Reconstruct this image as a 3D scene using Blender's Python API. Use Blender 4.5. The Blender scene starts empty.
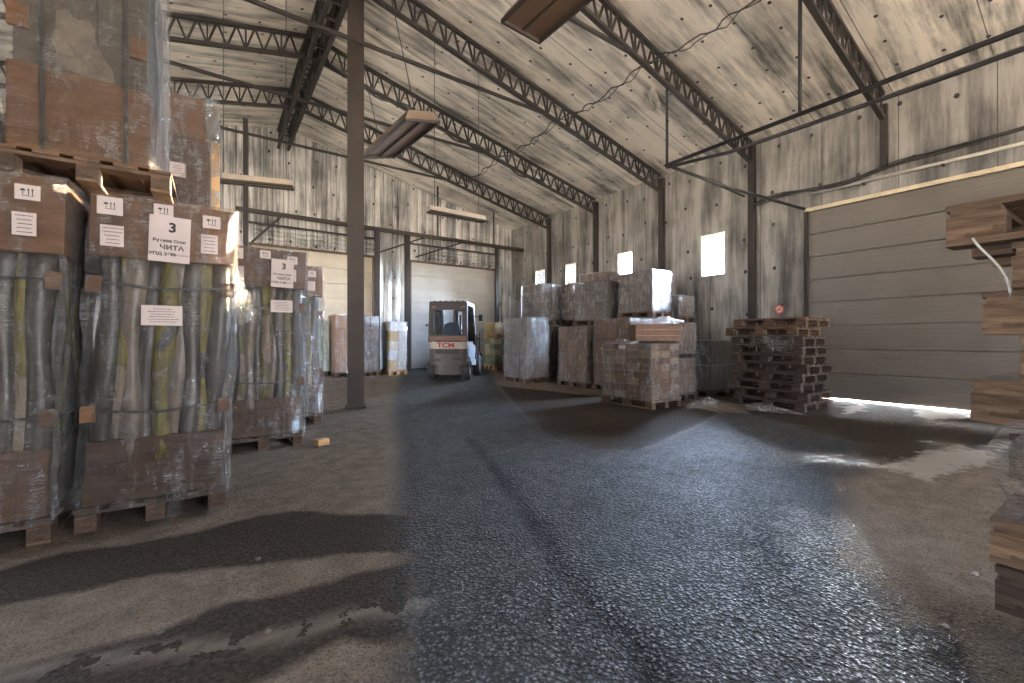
import bpy, bmesh, math, random
import numpy as np
from mathutils import Vector, Matrix
random.seed(7)
H = 1.18                      # camera height in metres; layout numbers below are multiples of it
F_PX, CX, CY = 430.0, 512.0, 339.0
YAW = math.radians(34.8)
SY, CYW = math.sin(YAW), math.cos(YAW)
C = bpy.context.scene.collection
sc = bpy.context.scene
PI = math.pi

def gp(px, py, z=0.0):
    """ground position (metres) seen at a photograph pixel"""
    d = F_PX * (1.0 - z) / (py - CY); lat = d * (px - CX) / F_PX
    return ((SY * d + CYW * lat) * H, (CYW * d - SY * lat) * H)
def floor_z(y):               # the floor rises gently towards the end wall (metres)
    t = min(1, max(0, (y / H - 7.5) / 4.7)); return 0.12 * H * t

# ------------------------------------------------------------------ materials
def new_mat(name):
    m = bpy.data.materials.new(name); m.use_nodes = True
    nt = m.node_tree; nt.nodes.clear()
    return m, nt, nt.nodes, nt.links
class NB:
    def __init__(s, name):
        s.m, s.nt, s.N, s.L = new_mat(name)
        s.out = s.N.new('ShaderNodeOutputMaterial')
    def n(s, t, **kw):
        nd = s.N.new(t)
        for k, v in kw.items():
            if k.startswith('i_'):
                key = k[2:]
                key = int(key) if key.isdigit() else key.replace('_', ' ')
                nd.inputs[key].default_value = v
            else: setattr(nd, k, v)
        return nd
    def l(s, a, b): s.L.new(a, b)
    def coord(s, scale=(1, 1, 1), kind='Object', rot=(0, 0, 0), loc=(0, 0, 0)):
        tc = s.n('ShaderNodeTexCoord'); mp = s.n('ShaderNodeMapping')
        mp.inputs['Scale'].default_value = scale; mp.inputs['Rotation'].default_value = rot; mp.inputs['Location'].default_value = loc
        s.l(tc.outputs[kind], mp.inputs[0]); return mp.outputs[0]
    def noise(s, vec, scale=5, detail=4, rough=.6, dist=0):
        nd = s.n('ShaderNodeTexNoise'); nd.inputs['Scale'].default_value = scale
        nd.inputs['Detail'].default_value = detail; nd.inputs['Roughness'].default_value = rough
        nd.inputs['Distortion'].default_value = dist
        s.l(vec, nd.inputs['Vector']); return nd.outputs['Fac']
    def ramp(s, fac, stops, interp='LINEAR'):
        r = s.n('ShaderNodeValToRGB'); cr = r.color_ramp; cr.interpolation = interp
        while len(cr.elements) > 1: cr.elements.remove(cr.elements[-1])
        for i, (p, c) in enumerate(stops):
            e = cr.elements[0] if i == 0 else cr.elements.new(p)
            e.position = p; e.color = (*c, 1) if not isinstance(c, (int, float)) else (c, c, c, 1)
        s.l(fac, r.inputs[0]); return r.outputs[0]
    def math(s, op, a, b=None, clamp=False):
        m = s.n('ShaderNodeMath', operation=op, use_clamp=clamp)
        for i, v in enumerate((a, b)):
            if v is None: continue
            if isinstance(v, (int, float)): m.inputs[i].default_value = v
            else: s.l(v, m.inputs[i])
        return m.outputs[0]
    def mix(s, f, a, b, blend='MIX'):
        m = s.n('ShaderNodeMix', data_type='RGBA', blend_type=blend)
        for idx, v in ((0, f), (6, a), (7, b)):
            if isinstance(v, (int, float)): m.inputs[idx].default_value = v if idx == 0 else (v, v, v, 1)
            elif isinstance(v, tuple): m.inputs[idx].default_value = (*v[:3], 1)
            else: s.l(v, m.inputs[idx])
        return m.outputs[2]
    def bump(s, hgt, strength=.5, dist=.02, prev=None):
        b = s.n('ShaderNodeBump'); b.inputs['Strength'].default_value = strength; b.inputs['Distance'].default_value = dist
        s.l(hgt, b.inputs['Height'])
        if prev is not None: s.l(prev, b.inputs['Normal'])
        return b.outputs[0]
    def finish(s, color, rough=.6, metal=0, normal=None, **extra):
        p = s.n('ShaderNodeBsdfPrincipled')
        for key, v in (('Base Color', color), ('Roughness', rough), ('Metallic', metal)):
            if isinstance(v, (int, float)): p.inputs[key].default_value = v if key != 'Base Color' else (v, v, v, 1)
            elif isinstance(v, tuple): p.inputs[key].default_value = (*v[:3], 1)
            else: s.l(v, p.inputs[key])
        for k, v in extra.items(): p.inputs[k.replace('_', ' ')].default_value = v
        if normal is not None: s.l(normal, p.inputs['Normal'])
        s.l(p.outputs[0], s.out.inputs[0]); s.p = p
        return s.m

def m_foil(name, stretch, dark, mid, light, metal, rough, corr=None, pins=None, seam=None, tint=(1, 1, 1), cold=None):
    b = NB(name)
    v = b.coord(stretch)
    n1 = b.noise(v, 1.0, 6, .62, .6)
    v2 = b.coord(tuple(x * 3.7 for x in stretch), loc=(3.1, 7.7, 1.3)); n2 = b.noise(v2, 1.0, 5, .7)
    v3 = b.coord((1, 1, 1)); n3 = b.noise(v3, 1.1, 3, .5)
    s = b.math('ADD', b.math('MULTIPLY', n1, .6), b.math('MULTIPLY', n2, .4))
    s = b.math('ADD', s, b.math('MULTIPLY', b.math('SUBTRACT', n3, .5), .35))
    col = b.ramp(s, [(.36, tuple(dark * t for t in tint)), (.47, tuple(mid * t for t in tint)), (.56, tuple(light * t for t in tint)), (.70, tuple(min(1, light * 1.25) * t for t in tint))])
    sp = b.n('ShaderNodeSeparateXYZ'); b.l(b.coord((1, 1, 1)), sp.inputs[0])
    height = b.math('MULTIPLY', s, 1.0)
    if seam:
        ax, per = seam
        fr = b.math('FRACT', b.math('DIVIDE', sp.outputs[ax], per))
        ln = b.math('LESS_THAN', fr, .012)
        col = b.mix(b.math('MULTIPLY', ln, .8), col, (.03, .028, .025))
    if pins:
        ax1, ax2, p1, p2 = pins
        cb = b.n('ShaderNodeCombineXYZ'); b.l(b.math('DIVIDE', sp.outputs[ax1], p1), cb.inputs[0]); b.l(b.math('DIVIDE', sp.outputs[ax2], p2), cb.inputs[1])
        vo = b.n('ShaderNodeTexVoronoi', voronoi_dimensions='2D', feature='F1'); vo.inputs['Scale'].default_value = 1; vo.inputs['Randomness'].default_value = .35
        b.l(cb.outputs[0], vo.inputs['Vector'])
        dot = b.math('LESS_THAN', vo.outputs['Distance'], .05)
        dent = b.math('MINIMUM', vo.outputs['Distance'], .35)
        col = b.mix(dot, col, (.02, .018, .016))
        height = b.math('ADD', height, b.math('MULTIPLY', dent, 1.6))
    if corr:
        ax, per = corr
        w = b.math('SINE', b.math('MULTIPLY', sp.outputs[ax], 2 * PI / per))
        height = b.math('ADD', height, b.math('MULTIPLY', w, .35))
        col = b.mix(b.math('MULTIPLY', b.math('LESS_THAN', w, -.93), .55), col, (.05, .045, .04))
    fine = b.noise(b.coord((1, 1, 1)), 22, 4, .7)
    height = b.math('ADD', height, b.math('MULTIPLY', fine, .12))
    nrm = b.bump(height, .8, .05)
    return b.finish(col, rough, metal, nrm)

def m_card(name, c1, c2, rough=.62, spec=.35, stripes=0.0):
    b = NB(name)
    oi = b.n('ShaderNodeObjectInfo')
    v = b.coord((1, 1, 6)); n = b.noise(v, 4, 5, .65)
    col = b.ramp(n, [(.3, c1), (.7, c2)])
    var = b.ramp(oi.outputs['Random'], [(0, .72), (1, 1.15)])
    col = b.mix(1.0, col, var, 'MULTIPLY')
    if stripes:
        n2 = b.noise(b.coord((.6, .6, 22)), 3, 3, .6)
        col = b.mix(b.math('MULTIPLY', b.math('GREATER_THAN', n2, .58), stripes), col, tuple(x * .45 for x in c1))
    nn = b.bump(b.noise(b.coord((1, 1, 1)), 9, 4, .6), .35, .02)
    return b.finish(col, rough, 0, nn, Specular_IOR_Level=spec)

def m_wood(name, c1, c2, c3, scale=(2, 2, 30)):
    b = NB(name); oi = b.n('ShaderNodeObjectInfo')
    v = b.coord((1, 1, 1)); 
    n = b.noise(b.coord((4, 4, 60)), 1, 4, .6, 1.2); n2 = b.noise(v, 5, 4, .6)
    col = b.ramp(n, [(.3, c1), (.5, c2), (.75, c3)])
    col = b.mix(b.math('MULTIPLY', b.math('GREATER_THAN', n2, .58), .45), col, tuple(x * .5 for x in c1))
    var = b.ramp(oi.outputs['Random'], [(0, .6), (1, 1.2)])
    col = b.mix(1.0, col, var, 'MULTIPLY')
    nn = b.bump(n, .5, .01)
    return b.finish(col, .75, 0, nn)

def m_plain(name, c, rough=.6, metal=0, var=.25, scale=8, bump=.2, **ex):
    b = NB(name); v = b.coord((1, 1, 1)); n = b.noise(v, scale, 5, .65)
    col = b.ramp(n, [(.25, tuple(x * (1 - var) for x in c)), (.75, tuple(min(1, x * (1 + var)) for x in c))])
    nn = b.bump(b.noise(v, scale * 4, 3, .6), bump, .01)
    return b.finish(col, rough, metal, nn, **ex)

def m_film(name, lo=.10, hi=.55, tint=(.85, .87, .9), scale=1.0, rot=.5, haze=.25):
    b = NB(name)
    v = b.coord((1.5 * scale, 1.5 * scale, 14 * scale), rot=(rot, rot * .6, 0)); n = b.noise(v, 1.6, 6, .68, 1.0)
    v2 = b.coord((9 * scale, 9 * scale, 2.2 * scale), rot=(.2, -.35, 0), loc=(4, 2, 9)); n2 = b.noise(v2, 1.3, 5, .7, .8)
    s = b.math('MAXIMUM', n, b.math('MULTIPLY', n2, .97))
    v3 = b.coord((3 * scale, 3 * scale, 30 * scale), rot=(rot * .7, -rot * .5, 0), loc=(9, 1, 5)); n3 = b.noise(v3, 2.2, 5, .7, 1.6)
    ridge = b.math('SUBTRACT', 1.0, b.math('MULTIPLY', b.math('ABSOLUTE', b.math('SUBTRACT', n3, .5)), 22), clamp=True)
    fac = b.math('ADD', b.ramp(s, [(.48, lo), (.58, (lo + hi) * .4), (.7, hi)]), b.math('MULTIPLY', b.math('MULTIPLY', ridge, n2), .8), clamp=True)
    hgt = b.math('ADD', b.math('ADD', n, n2), b.math('MULTIPLY', n3, 1.2))
    nn = b.bump(hgt, 1.0, .035)
    tr = b.n('ShaderNodeBsdfTransparent'); tr.inputs[0].default_value = (.93, .93, .93, 1)
    gl = b.n('ShaderNodeBsdfPrincipled'); gl.inputs['Base Color'].default_value = (*tint, 1); gl.inputs['Roughness'].default_value = .16
    gl.inputs['Specular IOR Level'].default_value = 1.0
    b.l(nn, gl.inputs['Normal'])
    fr = b.n('ShaderNodeLayerWeight'); fr.inputs[0].default_value = .35; b.l(nn, fr.inputs['Normal'])
    gg = b.n('ShaderNodeBsdfGlossy'); gg.inputs['Roughness'].default_value = .12; gg.inputs['Color'].default_value = (1, 1, 1, 1); b.l(nn, gg.inputs['Normal'])
    m1 = b.n('ShaderNodeMixShader'); b.l(b.math('ADD', b.math('MULTIPLY', fac, haze), b.math('MULTIPLY', b.math('MULTIPLY', ridge, b.ramp(n2, [(.42, 0), (.62, 1)])), .6), clamp=True), m1.inputs[0]); b.l(tr.outputs[0], m1.inputs[1]); b.l(gl.outputs[0], m1.inputs[2])
    m2 = b.n('ShaderNodeMixShader'); b.l(b.math('ADD', b.math('MULTIPLY', fr.outputs['Fresnel'], .22), b.math('MULTIPLY', fac, .34), clamp=True), m2.inputs[0])
    b.l(m1.outputs[0], m2.inputs[1]); b.l(gg.outputs[0], m2.inputs[2])
    b.l(m2.outputs[0], b.out.inputs[0])
    return b.m

M = {}
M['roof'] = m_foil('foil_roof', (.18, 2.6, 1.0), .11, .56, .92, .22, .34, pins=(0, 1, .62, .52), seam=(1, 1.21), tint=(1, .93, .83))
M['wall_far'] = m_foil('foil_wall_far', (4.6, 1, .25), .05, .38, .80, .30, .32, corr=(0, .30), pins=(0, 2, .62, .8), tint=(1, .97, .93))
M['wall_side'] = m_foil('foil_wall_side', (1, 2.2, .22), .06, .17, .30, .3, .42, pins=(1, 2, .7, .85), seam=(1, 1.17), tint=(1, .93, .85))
M['steel'] = m_plain('dark_painted_steel', (.017, .012, .0095), .65, 0, .5, 5)
M['steel_brown'] = m_plain('brown_painted_steel', (.024, .015, .010), .6, 0, .45, 2.5)
M['pipe'] = m_plain('black_pipe', (.018, .018, .020), .4, .3)
M['cable'] = m_plain('black_cable', (.02, .018, .017), .6)
M['conduit'] = m_plain('white_conduit', (.75, .70, .62), .35)
M['cream'] = m_plain('cream_trim', (.62, .52, .36), .5)
M['rust'] = m_plain('rusty_frame', (.12, .07, .045), .7, .1, .5)
M['lamp'] = m_plain('lamp_housing', (.13, .085, .055), .45, 0, .2, 3)
M['lamp_pale'] = m_plain('pale_lamp_tray', (.45, .38, .30), .5)
M['card'] = m_card('cardboard', (.10, .046, .022), (.18, .09, .044))
M['card_dark'] = m_card('dark_cardboard', (.06, .029, .017), (.115, .058, .033))
M['card_pale'] = m_card('pale_cardboard', (.17, .10, .058), (.28, .18, .105), stripes=.5)
M['card_grey'] = m_card('greyed_cardboard', (.07, .048, .039), (.14, .10, .08))
M['card_black'] = m_card('blackish_goods', (.02, .019, .021), (.06, .052, .05), .35, .6)
M['wood'] = m_wood('pallet_wood', (.045, .025, .014), (.10, .058, .034), (.165, .10, .062))
M['wood_dark'] = m_wood('old_pallet_wood', (.022, .014, .011), (.055, .036, .026), (.10, .07, .052))
M['wood_mid'] = m_wood('weathered_pallet_wood', (.09, .055, .034), (.19, .12, .075), (.30, .20, .13))
M['wood_new'] = m_wood('fresh_wood', (.42, .24, .10), (.55, .33, .15), (.62, .42, .22))
M['grey_bag'] = m_plain('grey_plastic', (.052, .043, .036), .35, 0, .5, 5, .6)
M['pale_bag'] = m_plain('beige_plastic', (.17, .13, .10), .35, 0, .4, 4, .6)
def m_roll():
    b = NB('olive_and_beige_wrap'); oi = b.n('ShaderNodeObjectInfo')
    v = b.coord((2.2, 2.2, 1.7)); ad = b.n('ShaderNodeVectorMath', operation='ADD'); b.l(v, ad.inputs[0]); b.l(oi.outputs['Location'], ad.inputs[1])
    n = b.noise(ad.outputs[0], 1.4, 3, .5, .6)
    col = b.ramp(n, [(.0, (.20, .145, .10)), (.44, (.24, .18, .13)), (.47, (.11, .09, .02)), (.60, (.19, .155, .022)), (.63, (.06, .055, .055))])
    nn = b.bump(b.noise(b.coord((6, 6, 1.5)), 3, 5, .6, .7), .8, .04)
    return b.finish(col, .35, 0, nn)
M['roll'] = m_roll()
M['bundle'] = m_plain('dark_grey_brown_bundle', (.075, .062, .048), .6, 0, .5, 3)
M['film'] = m_film('stretch_film', .05, .55)
M['film_heavy'] = m_film('thick_stretch_film', .06, .7, haze=.2)
M['film_clear'] = m_film('clear_stretch_film', .03, .5, haze=.10, rot=-.5)
M['film_loose'] = m_film('loose_clear_film', .05, .7, (.5, .47, .43), .6, haze=.22)
M['paper'] = m_plain('label_paper', (.50, .42, .40), .6, 0, .06)
M['ink'] = m_plain('black_ink', (.012, .012, .012), .6)
M['strap'] = m_plain('dark_strap', (.03, .028, .026), .35)
M['white_foam'] = m_plain('white_foam', (.72, .70, .66), .6)
M['yellow'] = m_card('yellow_carton', (.42, .25, .04), (.60, .40, .08))
M['green'] = m_card('pale_green_goods', (.20, .30, .12), (.38, .42, .20))
M['yelwhite'] = m_card('yellow_and_white_goods', (.72, .68, .55), (.62, .42, .06), stripes=0)
M['mint'] = m_card('mint_goods', (.40, .60, .45), (.75, .82, .76))
M['orange_card'] = m_card('orange_brown_carton', (.25, .11, .045), (.38, .18, .07))
M['rubber'] = m_plain('tyre_rubber', (.02, .019, .018), .8, 0, .4, 12, .6)
M['fl_body'] = m_plain('dirty_counterweight', (.05, .034, .028), .55, 0, .4, 4)
M['fl_cream'] = m_plain('cream_bonnet', (.30, .24, .19), .5, 0, .2, 5)
M['fl_frame'] = m_plain('brown_black_cab_frame', (.016, .010, .008), .6)
M['fl_orange'] = m_plain('rusty_orange_band', (.11, .042, .014), .5)
M['fl_white'] = m_plain('pale_blue_side_panel', (.30, .34, .38), .35)
M['red_paint'] = m_plain('red_letter_paint', (.22, .008, .006), .5)
M['seat'] = m_plain('dark_blue_seat', (.018, .024, .036), .7)
M['sign_red'] = m_plain('sign_red', (.35, .05, .03), .5)
M['sign_white'] = m_plain('sign_white', (.45, .38, .33), .5)
M['debris'] = m_plain('floor_rubble', (.15, .125, .10), .9, 0, .4)
def m_glass(name):
    b = NB(name)
    tr = b.n('ShaderNodeBsdfTransparent'); tr.inputs[0].default_value = (.9, .95, 1, 1)
    gl = b.n('ShaderNodeBsdfGlossy'); gl.inputs['Roughness'].default_value = .08
    fr = b.n('ShaderNodeFresnel'); fr.inputs[0].default_value = 1.45
    mx = b.n('ShaderNodeMixShader'); b.l(fr.outputs[0], mx.inputs[0]); b.l(tr.outputs[0], mx.inputs[1]); b.l(gl.outputs[0], mx.inputs[2])
    b.l(mx.outputs[0], b.out.inputs[0]); return b.m
M['glass'] = m_glass('window_glass')
def m_gate(name, base, warm=None):
    b = NB(name)
    sp = b.n('ShaderNodeSeparateXYZ'); b.l(b.coord((1, 1, 1)), sp.inputs[0])
    n = b.noise(b.coord((.5, .5, 9)), 2, 5, .6); n2 = b.noise(b.coord((1, 1, 1)), 1.3, 5, .65)
    s = b.math('ADD', b.math('MULTIPLY', n, .4), b.math('MULTIPLY', n2, .6))
    col = b.ramp(s, [(.3, tuple(x * .7 for x in base)), (.6, base), (.8, tuple(min(1, x * 1.15) for x in base))])
    fr = b.math('FRACT', b.math('DIVIDE', sp.outputs[2], .075))
    rib = b.math('LESS_THAN', fr, .14)
    col = b.mix(b.math('MULTIPLY', rib, .22), col, tuple(x * .3 for x in base))
    nn = b.bump(b.math('SUBTRACT', 1.0, rib), .35, .008)
    return b.finish(col, .42, 0, nn)
M['gate'] = m_gate('taupe_gate_panel', (.125, .108, .092))
M['gate_far'] = m_gate('cream_gate_panel', (.66, .57, .44))
M['gate_far2'] = m_gate('pale_gate_panel', (.62, .60, .56))

# ------------------------------------------------------------------ mesh builder
class MB:
    def __init__(s): s.v = []; s.f = []
    def box(s, c, d, rz=0.0, rx=0.0, ry=0.0, ch=0.0):
        cx, cy, cz = c; dx, dy, dz = d[0] / 2, d[1] / 2, d[2] / 2
        R = Matrix.Rotation(rz, 3, 'Z') @ Matrix.Rotation(ry, 3, 'Y') @ Matrix.Rotation(rx, 3, 'X')
        if ch > 0:
            bm = bmesh.new(); bmesh.ops.create_cube(bm, size=1)
            for vv in bm.verts: vv.co = Vector((vv.co.x * d[0], vv.co.y * d[1], vv.co.z * d[2]))
            bmesh.ops.bevel(bm, geom=bm.edges[:], offset=ch, segments=2, affect='EDGES', profile=.6)
            bm.verts.index_update(); k = len(s.v)
            for vv in bm.verts:
                p = R @ vv.co; s.v.append((p.x + cx, p.y + cy, p.z + cz))
            for ff in bm.faces: s.f.append([k + q.index for q in ff.verts])
            bm.free(); return s
        k = len(s.v)
        for z in (-dz, dz):
            for x, y in ((-dx, -dy), (dx, -dy), (dx, dy), (-dx, dy)):
                p = R @ Vector((x, y, z)); s.v.append((p.x + cx, p.y + cy, p.z + cz))
        s.f += [[k, k + 3, k + 2, k + 1], [k + 4, k + 5, k + 6, k + 7], [k, k + 1, k + 5, k + 4], [k + 1, k + 2, k + 6, k + 5], [k + 2, k + 3, k + 7, k + 6], [k + 3, k, k + 4, k + 7]]
        return s
    def bar(s, a, b, w, h=None, up=(0, 0, 1)):
        h = h or w; a = Vector(a); b = Vector(b); t = (b - a).normalized(); u = Vector(up)
        if abs(t.dot(u)) > .98: u = Vector((1, 0, 0))
        sd = t.cross(u).normalized(); u = sd.cross(t).normalized(); k = len(s.v)
        for p in (a, b):
            for i, j in ((-1, -1), (1, -1), (1, 1), (-1, 1)):
                q = p + sd * (i * w / 2) + u * (j * h / 2); s.v.append(tuple(q))
        s.f += [[k, k + 1, k + 2, k + 3], [k + 7, k + 6, k + 5, k + 4], [k, k + 4, k + 5, k + 1], [k + 1, k + 5, k + 6, k + 2], [k + 2, k + 6, k + 7, k + 3], [k + 3, k + 7, k + 4, k]]
        return s
    def tube(s, pts, r, n=8, radii=None):
        pts = [Vector(p) for p in pts]; k0 = len(s.v)
        for i, p in enumerate(pts):
            t = (pts[min(i + 1, len(pts) - 1)] - pts[max(i - 1, 0)]).normalized()
            u = Vector((0, 0, 1)) if abs(t.z) < .95 else Vector((1, 0, 0))
            sd = t.cross(u).normalized(); u = sd.cross(t).normalized(); rr = radii[i] if radii else r
            for j in range(n):
                a = 2 * PI * j / n; q = p + sd * (math.cos(a) * rr) + u * (math.sin(a) * rr); s.v.append(tuple(q))
        for i in range(len(pts) - 1):
            for j in range(n):
                a = k0 + i * n + j; b_ = k0 + i * n + (j + 1) % n
                s.f.append([a, b_, b_ + n, a + n])
        s.f.append([k0 + j for j in range(n)][::-1]); s.f.append([k0 + (len(pts) - 1) * n + j for j in range(n)])
        return s
    def prism(s, outline, a0, a1, axis='y'):
        k = len(s.v); n = len(outline)
        for a in (a0, a1):
            for p, q in outline:
                s.v.append((p, a, q) if axis == 'y' else ((a, p, q) if axis == 'x' else (p, q, a)))
        s.f.append([k + i for i in range(n)]); s.f.append([k + n + i for i in range(n)][::-1])
        for i in range(n):
            j = (i + 1) % n; s.f.append([k + i, k + n + i, k + n + j, k + j])
        return s
    def grid(s, fn, nu, nv, close_u=False):
        k = len(s.v)
        for j in range(nv + 1):
            for i in range(nu + (0 if close_u else 1)): s.v.append(tuple(fn(i / nu, j / nv)))
        w = nu if close_u else nu + 1
        for j in range(nv):
            for i in range(nu):
                a = k + j * w + i; b_ = k + j * w + (i + 1) % w
                s.f.append([a, b_, b_ + w, a + w])
        return s
    def mesh(s, name, mat, smooth=False, lean=0.0):
        me = bpy.data.meshes.new(name)
        vs = [(x + lean * z, y, z) for x, y, z in s.v] if lean else s.v
        me.from_pydata(vs, [], s.f); me.update()
        bm = bmesh.new(); bm.from_mesh(me); bmesh.ops.recalc_face_normals(bm, faces=bm.faces[:]); bm.to_mesh(me); bm.free()
        if smooth: me.polygons.foreach_set('use_smooth', [True] * len(me.polygons))
        me.materials.append(M[mat] if isinstance(mat, str) else mat); return me
    def build(s, name, mat, parent=None, smooth=False, lean=0.0, loc=None, rot=None):
        o = bpy.data.objects.new(name, s.mesh(name, mat, smooth, lean)); C.objects.link(o)
        if parent is not None: o.parent = parent
        if loc: o.location = loc
        if rot: o.rotation_euler = rot
        return o
def inst(name, me, parent, loc=(0, 0, 0), rot=(0, 0, 0)):
    o = bpy.data.objects.new(name, me); C.objects.link(o); o.parent = parent; o.location = loc; o.rotation_euler = rot; return o
def thing(name, label, cat, loc=(0, 0, 0), rz=0, group=None):
    o = bpy.data.objects.new(name, None); C.objects.link(o); o.location = loc; o.rotation_euler = (0, 0, rz); o.empty_display_size = .2
    o['label'] = label; o['category'] = cat
    if group: o['group'] = group
    return o
def tag(o, label, cat, group=None, kind=None):
    o['label'] = label; o['category'] = cat
    if group: o['group'] = group
    if kind: o['kind'] = kind
    return o
def struct(o): o['kind'] = 'structure'; return o
def dup_tree(root, loc, rot, label):
    r = root.copy(); C.objects.link(r); r.location = loc; r.rotation_euler = rot; r['label'] = label
    for ch in root.children:
        c = ch.copy(); C.objects.link(c); c.parent = r
        for g in ch.children:
            d = g.copy(); C.objects.link(d); d.parent = c
    return r
def text(body, size, parent, loc, rot, mat='ink', ext=.001, align='CENTER', name='lettering', bold=0.0, sx=1.0):
    cu = bpy.data.curves.new(name, 'FONT'); cu.body = body; cu.size = size; cu.extrude = ext; cu.align_x = align; cu.align_y = 'CENTER'; cu.offset = bold
    cu.materials.append(M[mat]); o = bpy.data.objects.new(name, cu); C.objects.link(o); bpy.context.view_layer.update(); me = bpy.data.meshes.new_from_object(o.evaluated_get(bpy.context.evaluated_depsgraph_get())); bpy.data.objects.remove(o)
    o = bpy.data.objects.new(name, me); C.objects.link(o); o.parent = parent; o.location = loc; o.rotation_euler = rot; o.scale = (sx, 1, 1); return o

# ------------------------------------------------------------------ building shell (metres)
WX, FY, EZ, RX, RZ = 8.45 * H, 12.2 * H, 4.74 * H, 1.45 * H, 6.32 * H
LX, BY = -5.5 * H, -5.0 * H
slope = (RZ - EZ) / (WX - RX)
def roof_z(x): return RZ - slope * abs(x - RX)
LZ = roof_z(LX); TH = .12

# floor ---------------------------------------------------------------
def poly(px): return np.array([gp(a, b) for a, b in px])
def sdf(P, poly_):
    n = len(poly_); dmin = np.full(len(P), 1e9); inside = np.zeros(len(P), bool)
    for i in range(n):
        a = poly_[i]; b = poly_[(i + 1) % n]; e = b - a; w = P - a
        t = np.clip((w @ e) / (e @ e + 1e-12), 0, 1); d = w - t[:, None] * e
        dmin = np.minimum(dmin, (d * d).sum(1))
        c = (a[1] > P[:, 1]) != (b[1] > P[:, 1])
        xi = (b[0] - a[0]) * (P[:, 1] - a[1]) / (b[1] - a[1] + 1e-12) + a[0]
        inside ^= c & (P[:, 0] < xi)
    d = np.sqrt(dmin); return np.where(inside, d, -d)
wet_p = [(404, 368), (486, 368), (500, 388), (516, 403), (548, 432), (600, 451), (645, 448), (690, 426), (722, 411), (760, 414), (812, 430), (858, 440), (872, 462), (846, 480), (848, 520), (866, 580), (925, 640), (975, 700), (1000, 900), (900, 1400), (395, 1400), (385, 900), (396, 640), (402, 540), (398, 450), (392, 405)]
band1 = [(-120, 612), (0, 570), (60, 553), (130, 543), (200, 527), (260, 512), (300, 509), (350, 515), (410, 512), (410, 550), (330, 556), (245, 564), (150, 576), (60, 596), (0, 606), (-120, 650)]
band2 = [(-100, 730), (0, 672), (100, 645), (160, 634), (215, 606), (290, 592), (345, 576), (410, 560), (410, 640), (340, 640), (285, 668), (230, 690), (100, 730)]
brown_zone = [(500, 386), (560, 392), (700, 408), (720, 412), (690, 428), (640, 450), (600, 454), (548, 436), (516, 406)]  # darker brown floor zone in front of the centre stacks
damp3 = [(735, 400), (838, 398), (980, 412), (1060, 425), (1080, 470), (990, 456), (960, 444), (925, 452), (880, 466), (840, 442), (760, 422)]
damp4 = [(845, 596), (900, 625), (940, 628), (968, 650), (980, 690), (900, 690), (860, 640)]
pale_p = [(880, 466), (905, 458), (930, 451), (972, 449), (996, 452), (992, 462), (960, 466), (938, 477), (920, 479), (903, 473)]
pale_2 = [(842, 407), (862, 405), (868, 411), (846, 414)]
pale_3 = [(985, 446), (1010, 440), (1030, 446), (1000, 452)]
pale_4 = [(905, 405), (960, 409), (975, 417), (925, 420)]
xs = np.arange(LX - .4, WX + .5, .055); ys = np.arange(BY - 1, FY + .5, .055)
GX, GY = np.meshgrid(xs, ys); P = np.stack([GX.ravel(), GY.ravel()], 1)
wet = sdf(P, poly(wet_p))
damp = np.maximum.reduce([sdf(P, poly(q)) for q in (band1, band2, brown_zone, damp3, damp4)])  # darker rough zones: damp strips plus the brown zone by the centre stacks
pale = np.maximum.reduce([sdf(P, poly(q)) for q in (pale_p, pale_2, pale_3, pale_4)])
tz = np.clip((P[:, 1] / H - 7.5) / 4.7, 0, 1) * .12 * H
rng = np.random.RandomState(3)
und = np.zeros(len(P))
for k in range(14):
    a = rng.rand() * 2 * PI; fq = .8 + rng.rand() * 4; und += np.sin((P[:, 0] * math.cos(a) + P[:, 1] * math.sin(a)) * fq + rng.rand() * 6) * .004
# two shallow wheel ruts through the wet lane
def rut(px, wdt, dep):
    pl = poly(px); best = np.full(len(P), 1e9)
    for i in range(len(pl) - 1):
        a = pl[i]; b = pl[i + 1]; e = b - a; w = P - a; t = np.clip((w @ e) / (e @ e), 0, 1); d = w - t[:, None] * e; best = np.minimum(best, np.sqrt((d * d).sum(1)))
    return -dep * np.exp(-(best / wdt) ** 2)
r1 = rut([(470, 440), (520, 500), (560, 570), (640, 650), (700, 760)], .07, .03); r2 = rut([(740, 490), (770, 560), (820, 640), (880, 760)], .10, .006)
r3 = rut([(402, 400), (402, 480), (396, 560), (390, 700)], .10, .025)
und = und + r1 + r2 + r3
ZZ = tz + np.minimum(und, .004) * np.clip(1 - (P[:, 1] - 6) / 8, .15, 1) - .004
nx_, ny_ = len(xs), len(ys)
idx = np.arange(nx_ * ny_).reshape(ny_, nx_)
faces = np.stack([idx[:-1, :-1].ravel(), idx[:-1, 1:].ravel(), idx[1:, 1:].ravel(), idx[1:, :-1].ravel()], 1)
me = bpy.data.meshes.new('floor')
me.vertices.add(len(P)); me.vertices.foreach_set('co', np.stack([P[:, 0], P[:, 1], ZZ], 1).ravel())
me.loops.add(len(faces) * 4); me.loops.foreach_set('vertex_index', faces.ravel())
me.polygons.add(len(faces)); me.polygons.foreach_set('loop_start', np.arange(len(faces)) * 4); me.polygons.foreach_set('loop_total', np.full(len(faces), 4))
me.polygons.foreach_set('use_smooth', np.ones(len(faces), bool)); me.update(); me.validate()
crk = rut([(-60, 690), (0, 676), (80, 664), (160, 650), (220, 645), (290, 632), (345, 616), (400, 602), (420, 604)], .045, 1.0) * -1
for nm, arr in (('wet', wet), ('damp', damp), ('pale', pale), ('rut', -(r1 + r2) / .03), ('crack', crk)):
    at = me.attributes.new(nm, 'FLOAT', 'POINT'); at.data.foreach_set('value', arr.astype(np.float32))
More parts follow.
